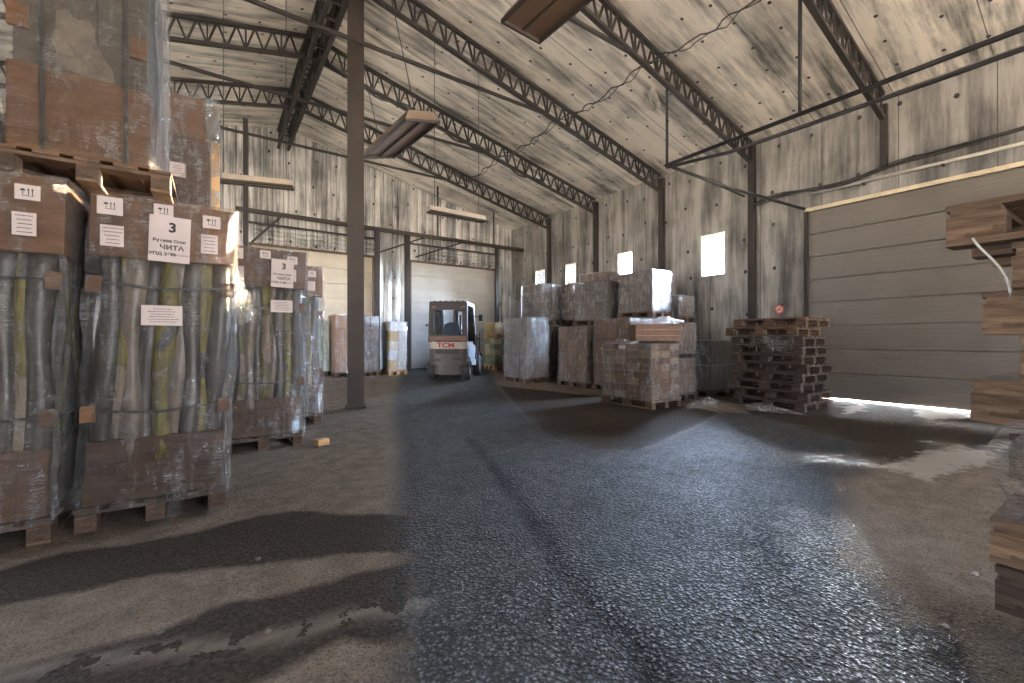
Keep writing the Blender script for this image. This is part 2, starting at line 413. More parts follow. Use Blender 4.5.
def m_floor():
    b = NB('asphalt_floor')
    v = b.coord((1, 1, 1))
    big = b.noise(v, 1.1, 5, .6); mid = b.noise(v, 6, 5, .65); fine = b.noise(v, 55, 3, .7); grit = b.noise(v, 190, 2, .6)
    vo = b.n('ShaderNodeTexVoronoi', feature='F1'); vo.inputs['Scale'].default_value = 52; b.l(v, vo.inputs['Vector'])
    vo2 = b.n('ShaderNodeTexVoronoi', feature='F1'); vo2.inputs['Scale'].default_value = 105; b.l(v, vo2.inputs['Vector'])
    def attr(nm):
        a = b.n('ShaderNodeAttribute', attribute_name=nm); return a.outputs['Fac']
    def mask(nm, amp, soft):
        jit = b.math('MULTIPLY', b.math('SUBTRACT', b.math('ADD', b.math('MULTIPLY', mid, .6), b.math('MULTIPLY', big, .4)), .5), amp)
        return b.math('ADD', b.math('DIVIDE', b.math('ADD', attr(nm), jit), soft), .5, clamp=True)
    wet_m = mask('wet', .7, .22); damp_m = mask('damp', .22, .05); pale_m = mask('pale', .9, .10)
    dry = b.ramp(b.math('ADD', b.math('MULTIPLY', mid, .55), b.math('MULTIPLY', fine, .45)), [(.3, (.12, .088, .062)), (.5, (.25, .195, .145)), (.7, (.39, .32, .245))])
    dry = b.mix(b.math('MULTIPLY', b.math('GREATER_THAN', grit, .60), .6), dry, (.36, .31, .25)); dry = b.mix(b.math('MULTIPLY', b.math('LESS_THAN', b.noise(v, 90, 2, .6), .40), .6), dry, (.04, .03, .022))
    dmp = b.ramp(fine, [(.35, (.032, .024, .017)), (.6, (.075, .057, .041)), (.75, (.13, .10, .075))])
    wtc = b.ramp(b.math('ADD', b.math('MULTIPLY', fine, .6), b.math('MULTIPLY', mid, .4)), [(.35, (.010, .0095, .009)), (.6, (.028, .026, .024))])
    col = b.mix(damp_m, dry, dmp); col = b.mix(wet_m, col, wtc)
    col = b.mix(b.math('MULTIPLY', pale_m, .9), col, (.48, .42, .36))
    col = b.mix(b.math('MULTIPLY', attr('crack'), b.math('GREATER_THAN', mid, .46), clamp=True), col, (.24, .20, .16))
    rwet = b.ramp(b.math('ADD', b.math('MULTIPLY', big, .55), b.math('MULTIPLY', mid, .45)), [(.38, .44), (.5, .34), (.62, .27)])
    gap = b.ramp(b.math('ADD', b.math('MULTIPLY', vo.outputs['Distance'], .5), b.math('ADD', b.math('MULTIPLY', vo2.outputs['Distance'], .3), b.math('MULTIPLY', fine, .5))), [(.44, 0), (.66, 1)])
    rw = b.math('ADD', b.math('ADD', rwet, b.math('MULTIPLY', attr('rut'), .25)), b.math('MULTIPLY', gap, .3))
    rough = b.mix(wet_m, b.mix(damp_m, .88, .78), rw)
    pebble = b.math('ADD', b.math('SUBTRACT', 1.0, b.math('MULTIPLY', vo.outputs['Distance'], 1.0)), b.math('MULTIPLY', b.math('SUBTRACT', 1.0, vo2.outputs['Distance']), .5))
    pebble = b.math('ADD', pebble, b.math('MULTIPLY', fine, .9))
    hgt = b.mix(wet_m, b.math('MULTIPLY', b.math('ADD', b.math('MULTIPLY', fine, 1.4), b.math('MULTIPLY', mid, 1.2)), .8), pebble)
    nn = b.bump(hgt, 1.0, .055)
    m = b.finish(col, rough, 0, nn); b.l(b.math('ADD', .15, b.math('MULTIPLY', wet_m, b.math('SUBTRACT', 1.0, b.math('MULTIPLY', gap, .85)))), b.p.inputs['Specular IOR Level'])
    b.l(b.math('MULTIPLY', wet_m, b.math('SUBTRACT', 1.0, b.math('MULTIPLY', gap, .9))), b.p.inputs['Coat Weight']); b.p.inputs['Coat Roughness'].default_value = .26; b.p.inputs['Coat IOR'].default_value = 1.5; b.l(nn, b.p.inputs['Coat Normal'])
    return m
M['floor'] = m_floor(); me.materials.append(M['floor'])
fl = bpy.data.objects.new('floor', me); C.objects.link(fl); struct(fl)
# outside ground
M['outside'] = m_plain('sandy_ground', (.52, .41, .28), .8, 0, .2, .6)
g = MB(); g.box((0, 4, -.16), (140, 140, .2)); struct(g.build('ground', 'outside'))

def wall_cells(mb, u0, u1, z0, z1, holes, put):
    us = sorted({u0, u1, *[h[0] for h in holes], *[h[1] for h in holes]}); zs = sorted({z0, z1, *[h[2] for h in holes], *[h[3] for h in holes]})
    us = [u for u in us if u0 <= u <= u1]; zs = [z for z in zs if z0 <= z <= z1]
    for i in range(len(us) - 1):
        for j in range(len(zs) - 1):
            cu, cz = (us[i] + us[i + 1]) / 2, (zs[j] + zs[j + 1]) / 2
            if any(h[0] < cu < h[1] and h[2] < cz < h[3] for h in holes): continue
            put(us[i], us[i + 1], zs[j], zs[j + 1])
GATE = (-.4 * H, 3.18 * H, -1, 3.2 * H)
wins = [(4.65, 5.19), (6.99, 7.47), (8.97, 9.44), (10.36, 10.86)]
mb = MB()
wall_cells(mb, BY, FY + TH, -.25, EZ, [GATE] + [(a * H, b_ * H, 2.3 * H, 3.18 * H) for a, b_ in wins],
           lambda a, b_, c, d: mb.box((WX + TH / 2, (a + b_) / 2, (c + d) / 2), (TH, b_ - a, d - c)))
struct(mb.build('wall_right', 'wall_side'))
DR = [(.74 * H, 3.71 * H, -1, 3.3 * H), (4.80 * H, 7.79 * H, -1, 3.3 * H)]
mb = MB()
wall_cells(mb, LX - TH, WX, -.25, LZ, DR, lambda a, b_, c, d: mb.box(((a + b_) / 2, FY + TH / 2, (c + d) / 2), (b_ - a, TH, d - c)))
mb.prism([(LX, LZ), (WX, LZ), (WX, EZ), (RX, RZ + .02)], FY, FY + TH)
struct(mb.build('wall_far', 'wall_far'))
mb = MB(); LW = [(2.0 * H, 3.2 * H, 2.0 * H, 3.2 * H)]
wall_cells(mb, BY, FY + TH, -.25, LZ, [(4.0 * H, 10.0 * H, -1, 3.4 * H)], lambda a, b_, c, d: mb.box((LX - TH / 2, (a + b_) / 2, (c + d) / 2), (TH, b_ - a, d - c)))  # unseen opening, added to let daylight in from the left
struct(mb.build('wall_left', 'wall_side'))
mb = MB(); wall_cells(mb, LX, WX, -.25, LZ, [(.5 * H, 7.0 * H, -1, 3.4 * H)], lambda a, b_, c, d: mb.box(((a + b_) / 2, BY + TH / 2, (c + d) / 2), (b_ - a, TH, d - c)))  # unseen opening behind the camera, sized for the fill daylight
mb.prism([(LX, LZ), (WX, LZ), (WX, EZ), (RX, RZ + .02)], BY, BY + TH)
struct(mb.build('wall_back', 'wall_far'))
# roof: two slopes
mb = MB()
mb.prism([(RX, RZ), (WX + .4, roof_z(WX + .4)), (WX + .4, roof_z(WX + .4) + .15), (RX, RZ + .15)], BY, FY + TH + .2)
mb.prism([(RX, RZ), (RX, RZ + .15), (LX - .4, roof_z(LX - .4) + .15), (LX - .4, roof_z(LX - .4))], BY, FY + TH + .2)
struct(mb.build('ceiling', 'roof'))

# windows
for i, (a, b_) in enumerate(wins):
    y0, y1, z0, z1 = a * H, b_ * H, 2.3 * H, 3.18 * H; w = .035
    f = MB(); xc = WX + .05
    f.box((xc, (y0 + y1) / 2, z0 + w / 2), (.07, y1 - y0, w)); f.box((xc, (y0 + y1) / 2, z1 - w / 2), (.07, y1 - y0, w))
    f.box((xc, y0 + w / 2, (z0 + z1) / 2), (.07, w, z1 - z0 - 2 * w)); f.box((xc, y1 - w / 2, (z0 + z1) / 2), (.07, w, z1 - z0 - 2 * w))
    wo = struct(f.build('window_%d' % (i + 1), 'cream'))
    p = MB(); p.box((xc + .005, (y0 + y1) / 2, (z0 + z1) / 2), (.008, y1 - y0 - 2 * w, z1 - z0 - 2 * w)); p.build('window_pane', 'glass', wo)
# sectional gates
def gate(name, mat, ax, u0, u1, z0, z1, at, outward):
    mb = MB(); n = 8; hp = (z1 - z0) / n
    for i in range(n):
        c = z0 + hp * (i + .5); w = u1 - u0
        if ax == 'x': mb.box(((u0 + u1) / 2, at, c), (w, .05, hp - .012), ch=.004)
        else: mb.box((at, (u0 + u1) / 2, c), (.05, w, hp - .012), ch=.004)
    if ax == 'x': mb.box(((u0 + u1) / 2, at + .035, (z0 + z1) / 2 + .01), (u1 - u0 + .3, .02, z1 - z0 - .02 + .12))
    else: mb.box((at + .035, (u0 + u1) / 2, (z0 + z1) / 2 + .01), (.02, u1 - u0 + .3, z1 - z0 - .02 + .12))
    return struct(mb.build(name, mat))
gate('door_1', 'gate', 'y', GATE[0], GATE[1], .058, GATE[3], WX + .07, 1)
gate('door_2', 'gate_far', 'x', DR[0][0], DR[0][1], .10, DR[0][3], FY + .08, 1)
d3 = gate('door_3', 'gate_far2', 'x', DR[1][0], DR[1][1], .10, DR[1][3], FY + .08, 1)
mb = MB()
mb.box((5.35 * H, FY + .045, 1.42 * H), (.10, .03, .07)); mb.build('door_handle', 'steel', d3)
# cream trims round the right gate, rusty lintels of the far ones
mb = MB(); mb.box((WX - .015, (GATE[0] + GATE[1]) / 2, GATE[3] + .03), (.05, GATE[1] - GATE[0] + .1, .07)); struct(mb.build('trim_1', 'cream'))
mb = MB(); mb.box((WX - .02, GATE[1] + .03, GATE[3] / 2), (.05, .07, GATE[3])); struct(mb.build('trim_2', 'steel'))
k = 3
for a, b_, _, t in DR:
    mb = MB(); mb.box(((a + b_) / 2, FY - .02, t + .02), (b_ - a + .1, .05, .07)); struct(mb.build('trim_%d' % k, 'rust')); k += 1
    mb = MB(); mb.box(((a + b_) / 2, FY - .05, t + .62), (b_ - a + .3, .08, .05)); struct(mb.build('trim_%d' % k, 'steel')); k += 1
    mb = MB()
    for uu in (a, b_): mb.box((uu, FY - .02, t / 2 + .05), (.06, .05, t - .1))
    struct(mb.build('trim_%d' % k, 'rust')); k += 1
    # drum housing sheet above the gate
    mb = MB()
    mb.grid(lambda u, v: (a + .05 + (b_ - a - .1) * u, FY - .03 - .06 * math.sin(v * PI * 4) ** 2 - .06, t + .08 + .5 * v), 2, 24)
    struct(mb.build('trim_%d' % k, 'wall_far')); k += 1

# ------------------------------------------------------------------ trusses
TY = [2.15, 4.1, 6.1, 8.15, 10.1]; TD = .36 * H
def truss_parts(t):
    yz = 0
    def side(x0, x1, nm):
        pass
    tc = MB(); bc = MB(); wb = MB()
    for sgn, xe in ((1, WX - .12), (-1, LX + .1)):
        off = .06
        a = Vector((RX, 0, RZ - off)); b_ = Vector((xe, 0, roof_z(xe) - off)); d = Vector((0, 0, -TD))
        tc.bar(a, b_, .07, .06); bc.bar(a + d, b_ + d, .08, .06)
        L = (b_ - a).length; n = int(L / .30)
        for i in range(n):
            p = a.lerp(b_, i / n); q = a.lerp(b_, (i + 1) / n); m = a.lerp(b_, (i + .5) / n)
            wb.bar(p + d, m, .032); wb.bar(m, q + d, .032)
            if i % 2 == 0: wb.bar(p, p + d, .028)
    tc.build('top_chord', 'steel', t); bc.build('bottom_chord', 'steel', t); wb.build('web_lattice', 'steel', t)
    tb = MB(); tx = 4.9 * H; zt = roof_z(tx) - TD - .08
    tb.bar((2 * RX - tx, 0, zt), (tx, 0, zt), .055, .05)
    tb.build('tie_bar', 'steel', t)
labs = ['nearest dark steel roof truss, ending above the right taupe gate', 'dark lattice roof truss next beyond the one above the right gate',
        'middle dark lattice roof truss, its tie bar passing behind the tall column top', 'dark lattice roof truss just beyond the tall brown column',
        'farthest dark lattice roof truss, nearest the gable end wall']
t0 = thing('roof_truss', labs[0], 'roof truss', (0, TY[0] * H, 0), 0, 'lattice trusses under the foil roof'); truss_parts(t0)
for ty, lb in zip(TY[1:], labs[1:]): dup_tree(t0, (0, ty * H, 0), (0, 0, 0), lb)
# ridge lattice girder
rg = thing('ridge_girder', 'heavy lattice steel girder running along under the roof ridge', 'girder', (RX, 0, 0))
w = .13; zt, zb = RZ - .12, RZ - .12 - .50
for nm, z in (('top_chord', zt), ('bottom_chord', zb)):
    mb = MB()
    for s in (-1, 1): mb.bar((s * w, BY + TH + .02, z), (s * w, FY - .02, z), .07, .07)
    mb.build(nm, 'steel', rg)
mb = MB(); n = int((FY - BY) / .45)
for i in range(n):
    y0 = BY + .2 + (FY - BY - .3) * i / n; y1 = BY + .2 + (FY - BY - .3) * (i + 1) / n; ym = (y0 + y1) / 2
    for s in (-1, 1): mb.bar((s * w, y0, zb), (s * w, ym, zt), .045); mb.bar((s * w, ym, zt), (s * w, y1, zb), .045)
    mb.bar((-w, y0, zb), (w, y0, zb), .04); mb.bar((-w, ym, zt), (w, ym, zt), .04)
mb.build('web_lattice', 'steel', rg)
# wall posts
mlab = {4.1: 'dark steel wall post right of the largest window', 6.1: 'dark wall post left of the largest window', 8.15: 'dark wall post between the second and third windows from the right',
        10.1: 'dark wall post between the two smallest, farthest windows'}
for ty in TY[1:]:
    mb = MB(); mb.box((WX - .07, ty * H, EZ / 2 - .05), (.12, .13, EZ - .1)); o = mb.build('wall_post', 'steel'); tag(o, mlab[ty], 'steel post', 'posts along the right wall')
mb = MB(); mb.box((WX - .05, TY[0] * H, 4.1 * H), (.09, .10, .95 * H)); tag(mb.build('wall_post', 'steel'), 'short steel post stub above the right taupe gate', 'steel post')
# main column
cx, cy = 1.72 * H, 6.5 * H; col = thing('steel_column', 'tall dark brown steel column standing between left and centre pallets', 'column', (cx, cy, 0), -math.radians(14.5))
ct = roof_z(cx) - .02
mb = MB(); mb.box((0, -.13, ct / 2), (.27, .03, ct)); mb.box((0, .13, ct / 2), (.27, .03, ct)); mb.box((0, 0, ct / 2), (.03, .24, ct)); mb.build('shaft', 'steel_brown', col)
mb = MB(); mb.box((0, 0, .012), (.34, .36, .03)); mb.build('base_plate', 'steel', col)
mb = MB(); mb.box((-.128, 0, ct / 2), (.012, .23, ct - .1)); mb.build('side_web', 'steel', col)

# end-wall wind rail with posts, struts, rods
ry, rz_ = 11.5 * H, 3.94 * H
rl = thing('wind_rail', 'dark horizontal steel rail above the far gates', 'rail', (0, ry, rz_))
mb = MB(); mb.box(((.4 * H + WX) / 2, 0, 0), (WX - .4 * H - .02, .10, .11)); mb.build('rail_beam', 'steel_brown', rl)
for x0, z0, x1 in ((3.75, 3.39, 5.05), (4.85, 3.39, 6.25), (.75, 3.3, 1.35)):
    mb = MB(); mb.bar((x0 * H, .42 * H, (z0 - 3.94) * H), (x1 * H, 0, 0), .045); mb.build('strut', 'steel', rl)
for x, lb in ((4.44, 'dark steel rail post just left of the far open-lit gate'), (7.41, 'dark steel rail post at the right edge of the far gate'), (3.6, 'dark steel rail post beside the gate behind the tall column')):
    mb = MB(); mb.box((x * H, ry, rz_ / 2), (.15 if x < 5 else .12, .12, rz_ - .11)); tag(mb.build('rail_post', 'steel'), lb, 'steel post', 'posts under the far rail')
for x, lb in ((5.36, 'thin vertical hanger rod meeting the far rail above the gate'), (7.29, 'thin vertical hanger rod near the far right corner'), ):
    mb = MB(); zt = roof_z(x * H); mb.tube([(x * H, ry, rz_ + .05), (x * H, ry, zt)], .03, 6); tag(mb.build('hanger_rod', 'steel'), lb, 'rod')
mb = MB(); mb.box((.53 * H, 10.1 * H, 2.7 * H), (.10, .10, 5.4 * H)); tag(mb.build('rail_post', 'steel'), 'slim steel post rising behind the left pallets', 'steel post')

# suspended black pipe run
pp = thing('pipe_run', 'pair of long black pipes hung below the right roof slope', 'pipe', (6 * H, 0, 3.8 * H))
mb = MB(); mb.tube([(0, BY * .8, 0), (0, 4.29 * H, 0)], .035); mb.build('upper_pipe', 'pipe', pp, True)
mb = MB(); mb.tube([(.05, 4.29 * H, -.02), (.10, 3.3 * H, -.14), (.11, 1.2 * H, -.17), (.10, 0, -.17), (.1, BY * .8, -.17)], .032); mb.build('lower_pipe', 'pipe', pp, True)
mb = MB(); mb.tube([(0, 4.29 * H, .02), (1.1 * H, 3.85 * H, -.26 * H), (2.40 * H, 3.22 * H, -.55 * H)], .03); mb.tube([(.6 * H, 4.05 * H, -.13 * H), (1.9 * H, 4.0 * H, -.22 * H)], .015); mb.build('cross_pipe', 'pipe', pp, True)
for y, lb in ((4.26, 'rod'), (2.35, 'rod')):
    mb = MB(); mb.tube([(0, y * H, 0), (0, y * H, roof_z(6 * H) - 3.8 * H)], .028, 6); mb.build('hanger', 'pipe', pp)
mb = MB(); mb.tube([(WX - .09, -1.5 * H, 3.46 * H), (WX - .09, 3.1 * H, 3.47 * H)], .03); o = mb.build('conduit', 'conduit', None, True); tag(o, 'long white conduit pipe running above the right gate', 'pipe')
for y in (.6, 1.5, 2.4):
    m2 = MB(); m2.box((WX - .055, y * H, 3.46 * H), (.11, .03, .08)); m2.build('bracket', 'steel', o)
mb = MB(); pts = []
for i in range(30):
    u = i / 29; y = 4.1 * H - 5.3 * H * u; z = (3.52 + .33 * u + .05 * math.sin(u * 17) * (1 - u) - .05 * math.sin(u * PI)) * H; pts.append((WX - .10 - .02 * math.sin(u * 9), y, z))
mb.tube(pts, .022); mb.tube([(p[0] - .03, p[1], p[2] - .05 - .02 * math.sin(i)) for i, p in enumerate(pts)], .014); mb.tube([(p[0] - .02, p[1], p[2] + .04 * math.sin(i * .7)) for i, p in enumerate(pts)], .01)
tag(mb.build('cable_bundle', 'cable', None, True), 'bundle of black cables drooping along the wall above right gate', 'cable')
mb = MB()
for off, r in ((0, .013), (.06, .009)):
    pts = []
    for i in range(90):
        u = i / 89; y = (1.0 + 9.1 * u) * H; ph = ((y / H - 2.15) / 2.0) % 1; x = 5.3 * H + off + .04 * math.sin(i * 1.3 + off * 30)
        pts.append((x, y, roof_z(x) - .36 * H * .9 - .14 * math.sin(ph * PI) + .02 * math.sin(i * 2.1 + off * 50)))
    mb.tube(pts, r, 5)
tag(mb.build('roof_cable', 'cable', None, True), 'twisted black cable slung from truss to truss under the roof', 'cable')
mb = MB(); pts = []
for i in range(40):
    u = i / 39; x = (1.6 + 5.0 * u) * H; pts.append((x, 8.05 * H + .05 * math.sin(i), roof_z(x) - .36 * H - .05 - .16 * math.sin(u * PI * 3) ** 2))
mb.tube(pts, .025, 5); tag(mb.build('roof_cable', 'cable', None, True), 'sagging dark cable bundle along the truss beyond the column', 'cable')
# bent foil flap hanging off the roof
mb = MB(); mb.grid(lambda u, v: (6.05 * H + .22 * u, 4.55 * H + .28 * v, roof_z(6.05 * H) - .05 - .30 * u - .06 * math.sin(v * 3)), 6, 6); mb.grid(lambda u, v: (6.05 * H + .22 * u, 4.55 * H + .28 * v, roof_z(6.05 * H) - .055 - .30 * u - .06 * math.sin(v * 3)), 6, 6)
tag(mb.build('foil_flap', 'roof'), 'torn grey insulation flap hanging from the right roof slope', 'insulation')

# ------------------------------------------------------------------ hanging lamps
def lamp(ax, ay, bx, by, wd, z, label, mat='lamp'):
    a = Vector((ax * H, ay * H)); b_ = Vector((bx * H, by * H)); c = (a + b_) / 2; L = (b_ - a).length; rz = math.atan2(b_.y - a.y, b_.x - a.x)
    t = thing('hanging_lamp', label, 'lamp', (c.x, c.y, z * H), rz, 'unlit tray lamps hung on wires')
    wd *= H
    mb = MB(); mb.prism([(-wd / 2, 0), (wd / 2, 0), (wd / 2 * .7, .09), (-wd / 2 * .7, .09)], -L / 2, L / 2, 'x'); mb.build('lamp_tray', mat, t)
    mb = MB()
    for s in (-1, 1): mb.box((0, s * (wd / 2 - .008), -.012), (L, .016, .03)); mb.box((s * (L / 2 - .01), 0, -.012), (.02, wd, .03))
    mb.box((0, 0, -.006), (L - .05, .012, .012)); mb.build('rim', 'steel_brown', t)
    for s in (-1, 1):
        x, y = c.x + math.cos(rz) * s * L * .4, c.y + math.sin(rz) * s * L * .4
        mb = MB(); mb.tube([(s * L * .4, 0, .08), (s * L * .4, 0, (roof_z(x) if abs(x - RX) > .6 else RZ - .70) - z * H)], .006, 5); mb.build('wire', 'cable', t)
    return t
lb = lamp(1.57, 3.68, 1.49, 4.70, .36, 3.0, 'brown tray lamp hanging just right of the tall column'); lb.rotation_euler = (math.radians(-14), 0, lb.rotation_euler.z)
lamp(1.64, 2.26, 1.70, .95, .32, 3.0, 'brown tray lamp cut by the top edge of the photo')
lamp(.02, 6.55, .87, 6.30, .16, 3.0, 'pale narrow lamp hanging left of column over stacked pallets', 'lamp_pale')
lamp(2.76, 6.25, 3.77, 6.26, .16, 3.0, 'pale narrow lamp hanging before the far gable wall', 'lamp_pale')

# ------------------------------------------------------------------ pallets
def pallet_blocks(wx, wy, hgt):
    bw = .10; out = []
    for x in (-wx / 2 + bw / 2, 0, wx / 2 - bw / 2):
        for y in (-wy / 2 + .07, 0, wy / 2 - .07): out.append((x, y, hgt / 2))
    return out
_blk = {}
def block_mesh(hgt, mat):
    key = (round(hgt, 3), mat)
    if key not in _blk:
        mb = MB(); mb.box((0, 0, 0), (.10, .14, hgt - .066), ch=.003); _blk[key] = mb.mesh('block', mat)
    return _blk[key]
def pallet_part(parent, wx, wy, hgt=.144, mat='wood', z=0):
    mb = MB(); n = 5; bw = .11
    for i in range(n): mb.box((-wx / 2 + .05 + (wx - .1) * i / (n - 1), 0, hgt - .011), (.115, wy, .022), ch=.002)
    for y in (-wy / 2 + .07, 0, wy / 2 - .07): mb.box((0, y, hgt - .033), (wx, .12, .022))
    for x in (-wx / 2 + .05, 0, wx / 2 - .05): mb.box((x, 0, .011), (.10, wy, .022))
    p = mb.build('pallet', mat, parent, loc=(0, 0, z))
    for q in pallet_blocks(wx, wy, hgt): inst('block', block_mesh(hgt, mat), p, (q[0], q[1], (.022 + hgt - .044) / 2))
    return p
_pal = {}
def loose_pallet(x, y, z, rz, label, wx=.8, wy=1.2, mat='wood', group=None, tilt=(0, 0), hgt=.144):
    key = (wx, wy, mat, hgt)
    if key not in _pal:
        d = {}
        mb = MB(); mb.box((0, 0, 0), (.115, wy, .022), ch=.002); d['deck_board'] = mb.mesh('deck_board', mat)
        mb = MB(); mb.box((0, 0, 0), (wx, .12, .022)); d['cross_board'] = mb.mesh('cross_board', mat)
        mb = MB(); mb.box((0, 0, 0), (.10, wy, .022), ch=.002); d['bottom_board'] = mb.mesh('bottom_board', mat)
        _pal[key] = d
    d = _pal[key]
    t = thing('wooden_pallet', label, 'pallet', (x, y, z), rz, group); t.rotation_euler = (tilt[0], tilt[1], rz)
    for i in range(6): inst('deck_board', d['deck_board'], t, (-wx / 2 + .058 + (wx - .116) * i / 5, 0, hgt - .011))
    for yy in (-wy / 2 + .07, 0, wy / 2 - .07): inst('cross_board', d['cross_board'], t, (0, yy, hgt - .033))
    for xx in (-wx / 2 + .05, 0, wx / 2 - .05): inst('bottom_board', d['bottom_board'], t, (xx, 0, .011))
    for q in pallet_blocks(wx, wy, hgt): inst('block', block_mesh(hgt, mat), t, (q[0], q[1], (.022 + hgt - .044) / 2))
    return t

def film_shell(wx, wy, z0, z1, amp=.012, seed=0, bulge=0.0, top=True, flare=0.0):
    rnd = random.Random(seed); ph = [rnd.random() * 6 for _ in range(8)]
    mb = MB(); per = 48; rows = 18; r = .035
    def ring(u):
        # rounded rectangle perimeter
        s = u * 4; k = int(s) % 4; f = s - int(s)
        cs = [(-1, -1), (1, -1), (1, 1), (-1, 1)]; a = cs[k]; b_ = cs[(k + 1) % 4]
        x = a[0] + (b_[0] - a[0]) * f; y = a[1] + (b_[1] - a[1]) * f
        return x, y
    def fn(u, v):
        x, y = ring(u); z = z0 + (z1 - z0) * v
        w = 1 + bulge * math.sin(v * PI)
        n = amp * (math.sin(u * 57 + v * 9 + ph[0]) + math.sin(v * 31 + u * 21 + ph[1]) + .7 * math.sin(u * 113 - v * 23 + ph[2])) / 2.2
        px = x * (wx / 2) * w; py = y * (wy / 2) * w
        L = math.hypot(x, y); e = n + flare * (1 - v) ** 4 + .010
        c = 1.0 - (.012 if L > 1.35 else 0)
        return (px * c + x * e, py * c + y * e, z + n * .4)
    mb.grid(fn, per, rows, True)
    if top:
        mb.grid(lambda u, v: ((u * 2 - 1) * (wx / 2 + .008), (v * 2 - 1) * (wy / 2 + .008), z1 + .012 + amp * math.sin(u * 9 + ph[3]) * math.sin(v * 8 + ph[4])), 8, 8)
    return mb

_cart = {}
def carton_mesh(x, y, z, mat):
    key = (round(x, 3), round(y, 3), round(z, 3), mat)
    if key not in _cart:
        mb = MB(); mb.box((0, 0, 0), (x, y, z), ch=.006); _cart[key] = mb.mesh('carton', mat)
    return _cart[key]
def cartons(parent, wx, wy, z0, z1, nx, ny, nz, mat, seed=1, jit=.006, name='carton', skipin=True, mats=None):
    rnd = random.Random(seed); sx, sy, sz = wx / nx, wy / ny, (z1 - z0) / nz
    for k in range(nz):
        for i in range(nx):
            for j in range(ny):
                if skipin and 0 < i < nx - 1 and 0 < j < ny - 1 and k < nz - 1: continue
                mm = rnd.choice(mats) if mats else mat
                inst(name, carton_mesh(sx - .012, sy - .012, sz - .006, mm), parent,
                     (-wx / 2 + sx * (i + .5) + rnd.uniform(-jit, jit), -wy / 2 + sy * (j + .5) + rnd.uniform(-jit, jit), z0 + sz * (k + .5)), (0, 0, rnd.uniform(-.012, .012)))

def stack(X0, Y0, X1, Y1, z1, label, mat='card', n=(2, 3, 4), z0=0, pal=True, film='film', seed=1, name='wrapped_pallet_stack', group='film-wrapped pallets', rz=0, amp=.012, palmat='wood', flare=0.0, mats=None, cat='wrapped pallet', bulge=0):
    """front-left corner X0,Y0 to X1,Y1; heights; all in layout units"""
    wx, wy = (X1 - X0) * H, (Y1 - Y0) * H; cxx, cyy = (X0 + X1) / 2 * H, (Y0 + Y1) / 2 * H
    base = floor_z(Y0 * H) if z0 == 0 else z0 * H
    t = thing(name, label, cat, (cxx, cyy, base), rz, group)
    top = z1 * H - base - .018; pb = 0
    if pal: pallet_part(t, wx, wy, mat=palmat); pb = .146
    cartons(t, wx - .05, wy - .05, pb, top, *n, mat, seed, mats=mats)
    if film:
        f = film_shell(wx - .03, wy - .03, pb - (.03 if pal else -.005), top + .005, amp, seed, flare=flare, bulge=bulge); f.build('stretch_film', film, t, True)
    return t

# ---- left group: tall wrapped pallets of upright rolls with cardboard caps
def paper(parent, x, y, z, w, h, lean, name='label_sheet', rz=0, tilt=0):
    mb = MB(); mb.box((0, 0, 0), (w, .002, h)); o = mb.build(name, 'paper', parent, loc=(x + lean * z, y, z), rot=(0, tilt, 0)); return o
def arrows(sheet, s):
    mb = MB()
    for dx in (.15, .75):
        mb.box((dx * s, -.002, 0), (.14 * s, .002, 1.2 * s)); mb.prism([(dx * s - .2 * s, .5 * s), (dx * s + .2 * s, .5 * s), (dx * s, .9 * s)], -.003, -.001)
    mb.box((-.7 * s, -.002, -.1 * s), (.10 * s, .002, 1.0 * s)); mb.prism([(-1.15 * s, .3 * s), (-.25 * s, .3 * s), (-.4 * s, .62 * s), (-.7 * s, .78 * s), (-1.0 * s, .62 * s)], -.003, -.001)
    mb.box((.1 * s, -.002, -.75 * s), (1.9 * s, .002, .1 * s))
    mb.build('handling_symbols', 'ink', sheet)
def small_print(sheet, w, h, n):
    mb = MB()
    for i in range(n):
        z = h / 2 - h * (i + .8) / (n + .6); r = random.Random(i + int(w * 1000)); L = w * (.45 + .4 * r.random())
        x = -w / 2 + (w - L) / 2
        while x < -w / 2 + (w - L) / 2 + L:
            q = w * (.03 + .08 * r.random()); mb.box((x + q / 2, -.002, z), (q, .001, h * .035)); x += q + w * .02
    mb.build('small_print', 'ink', sheet)
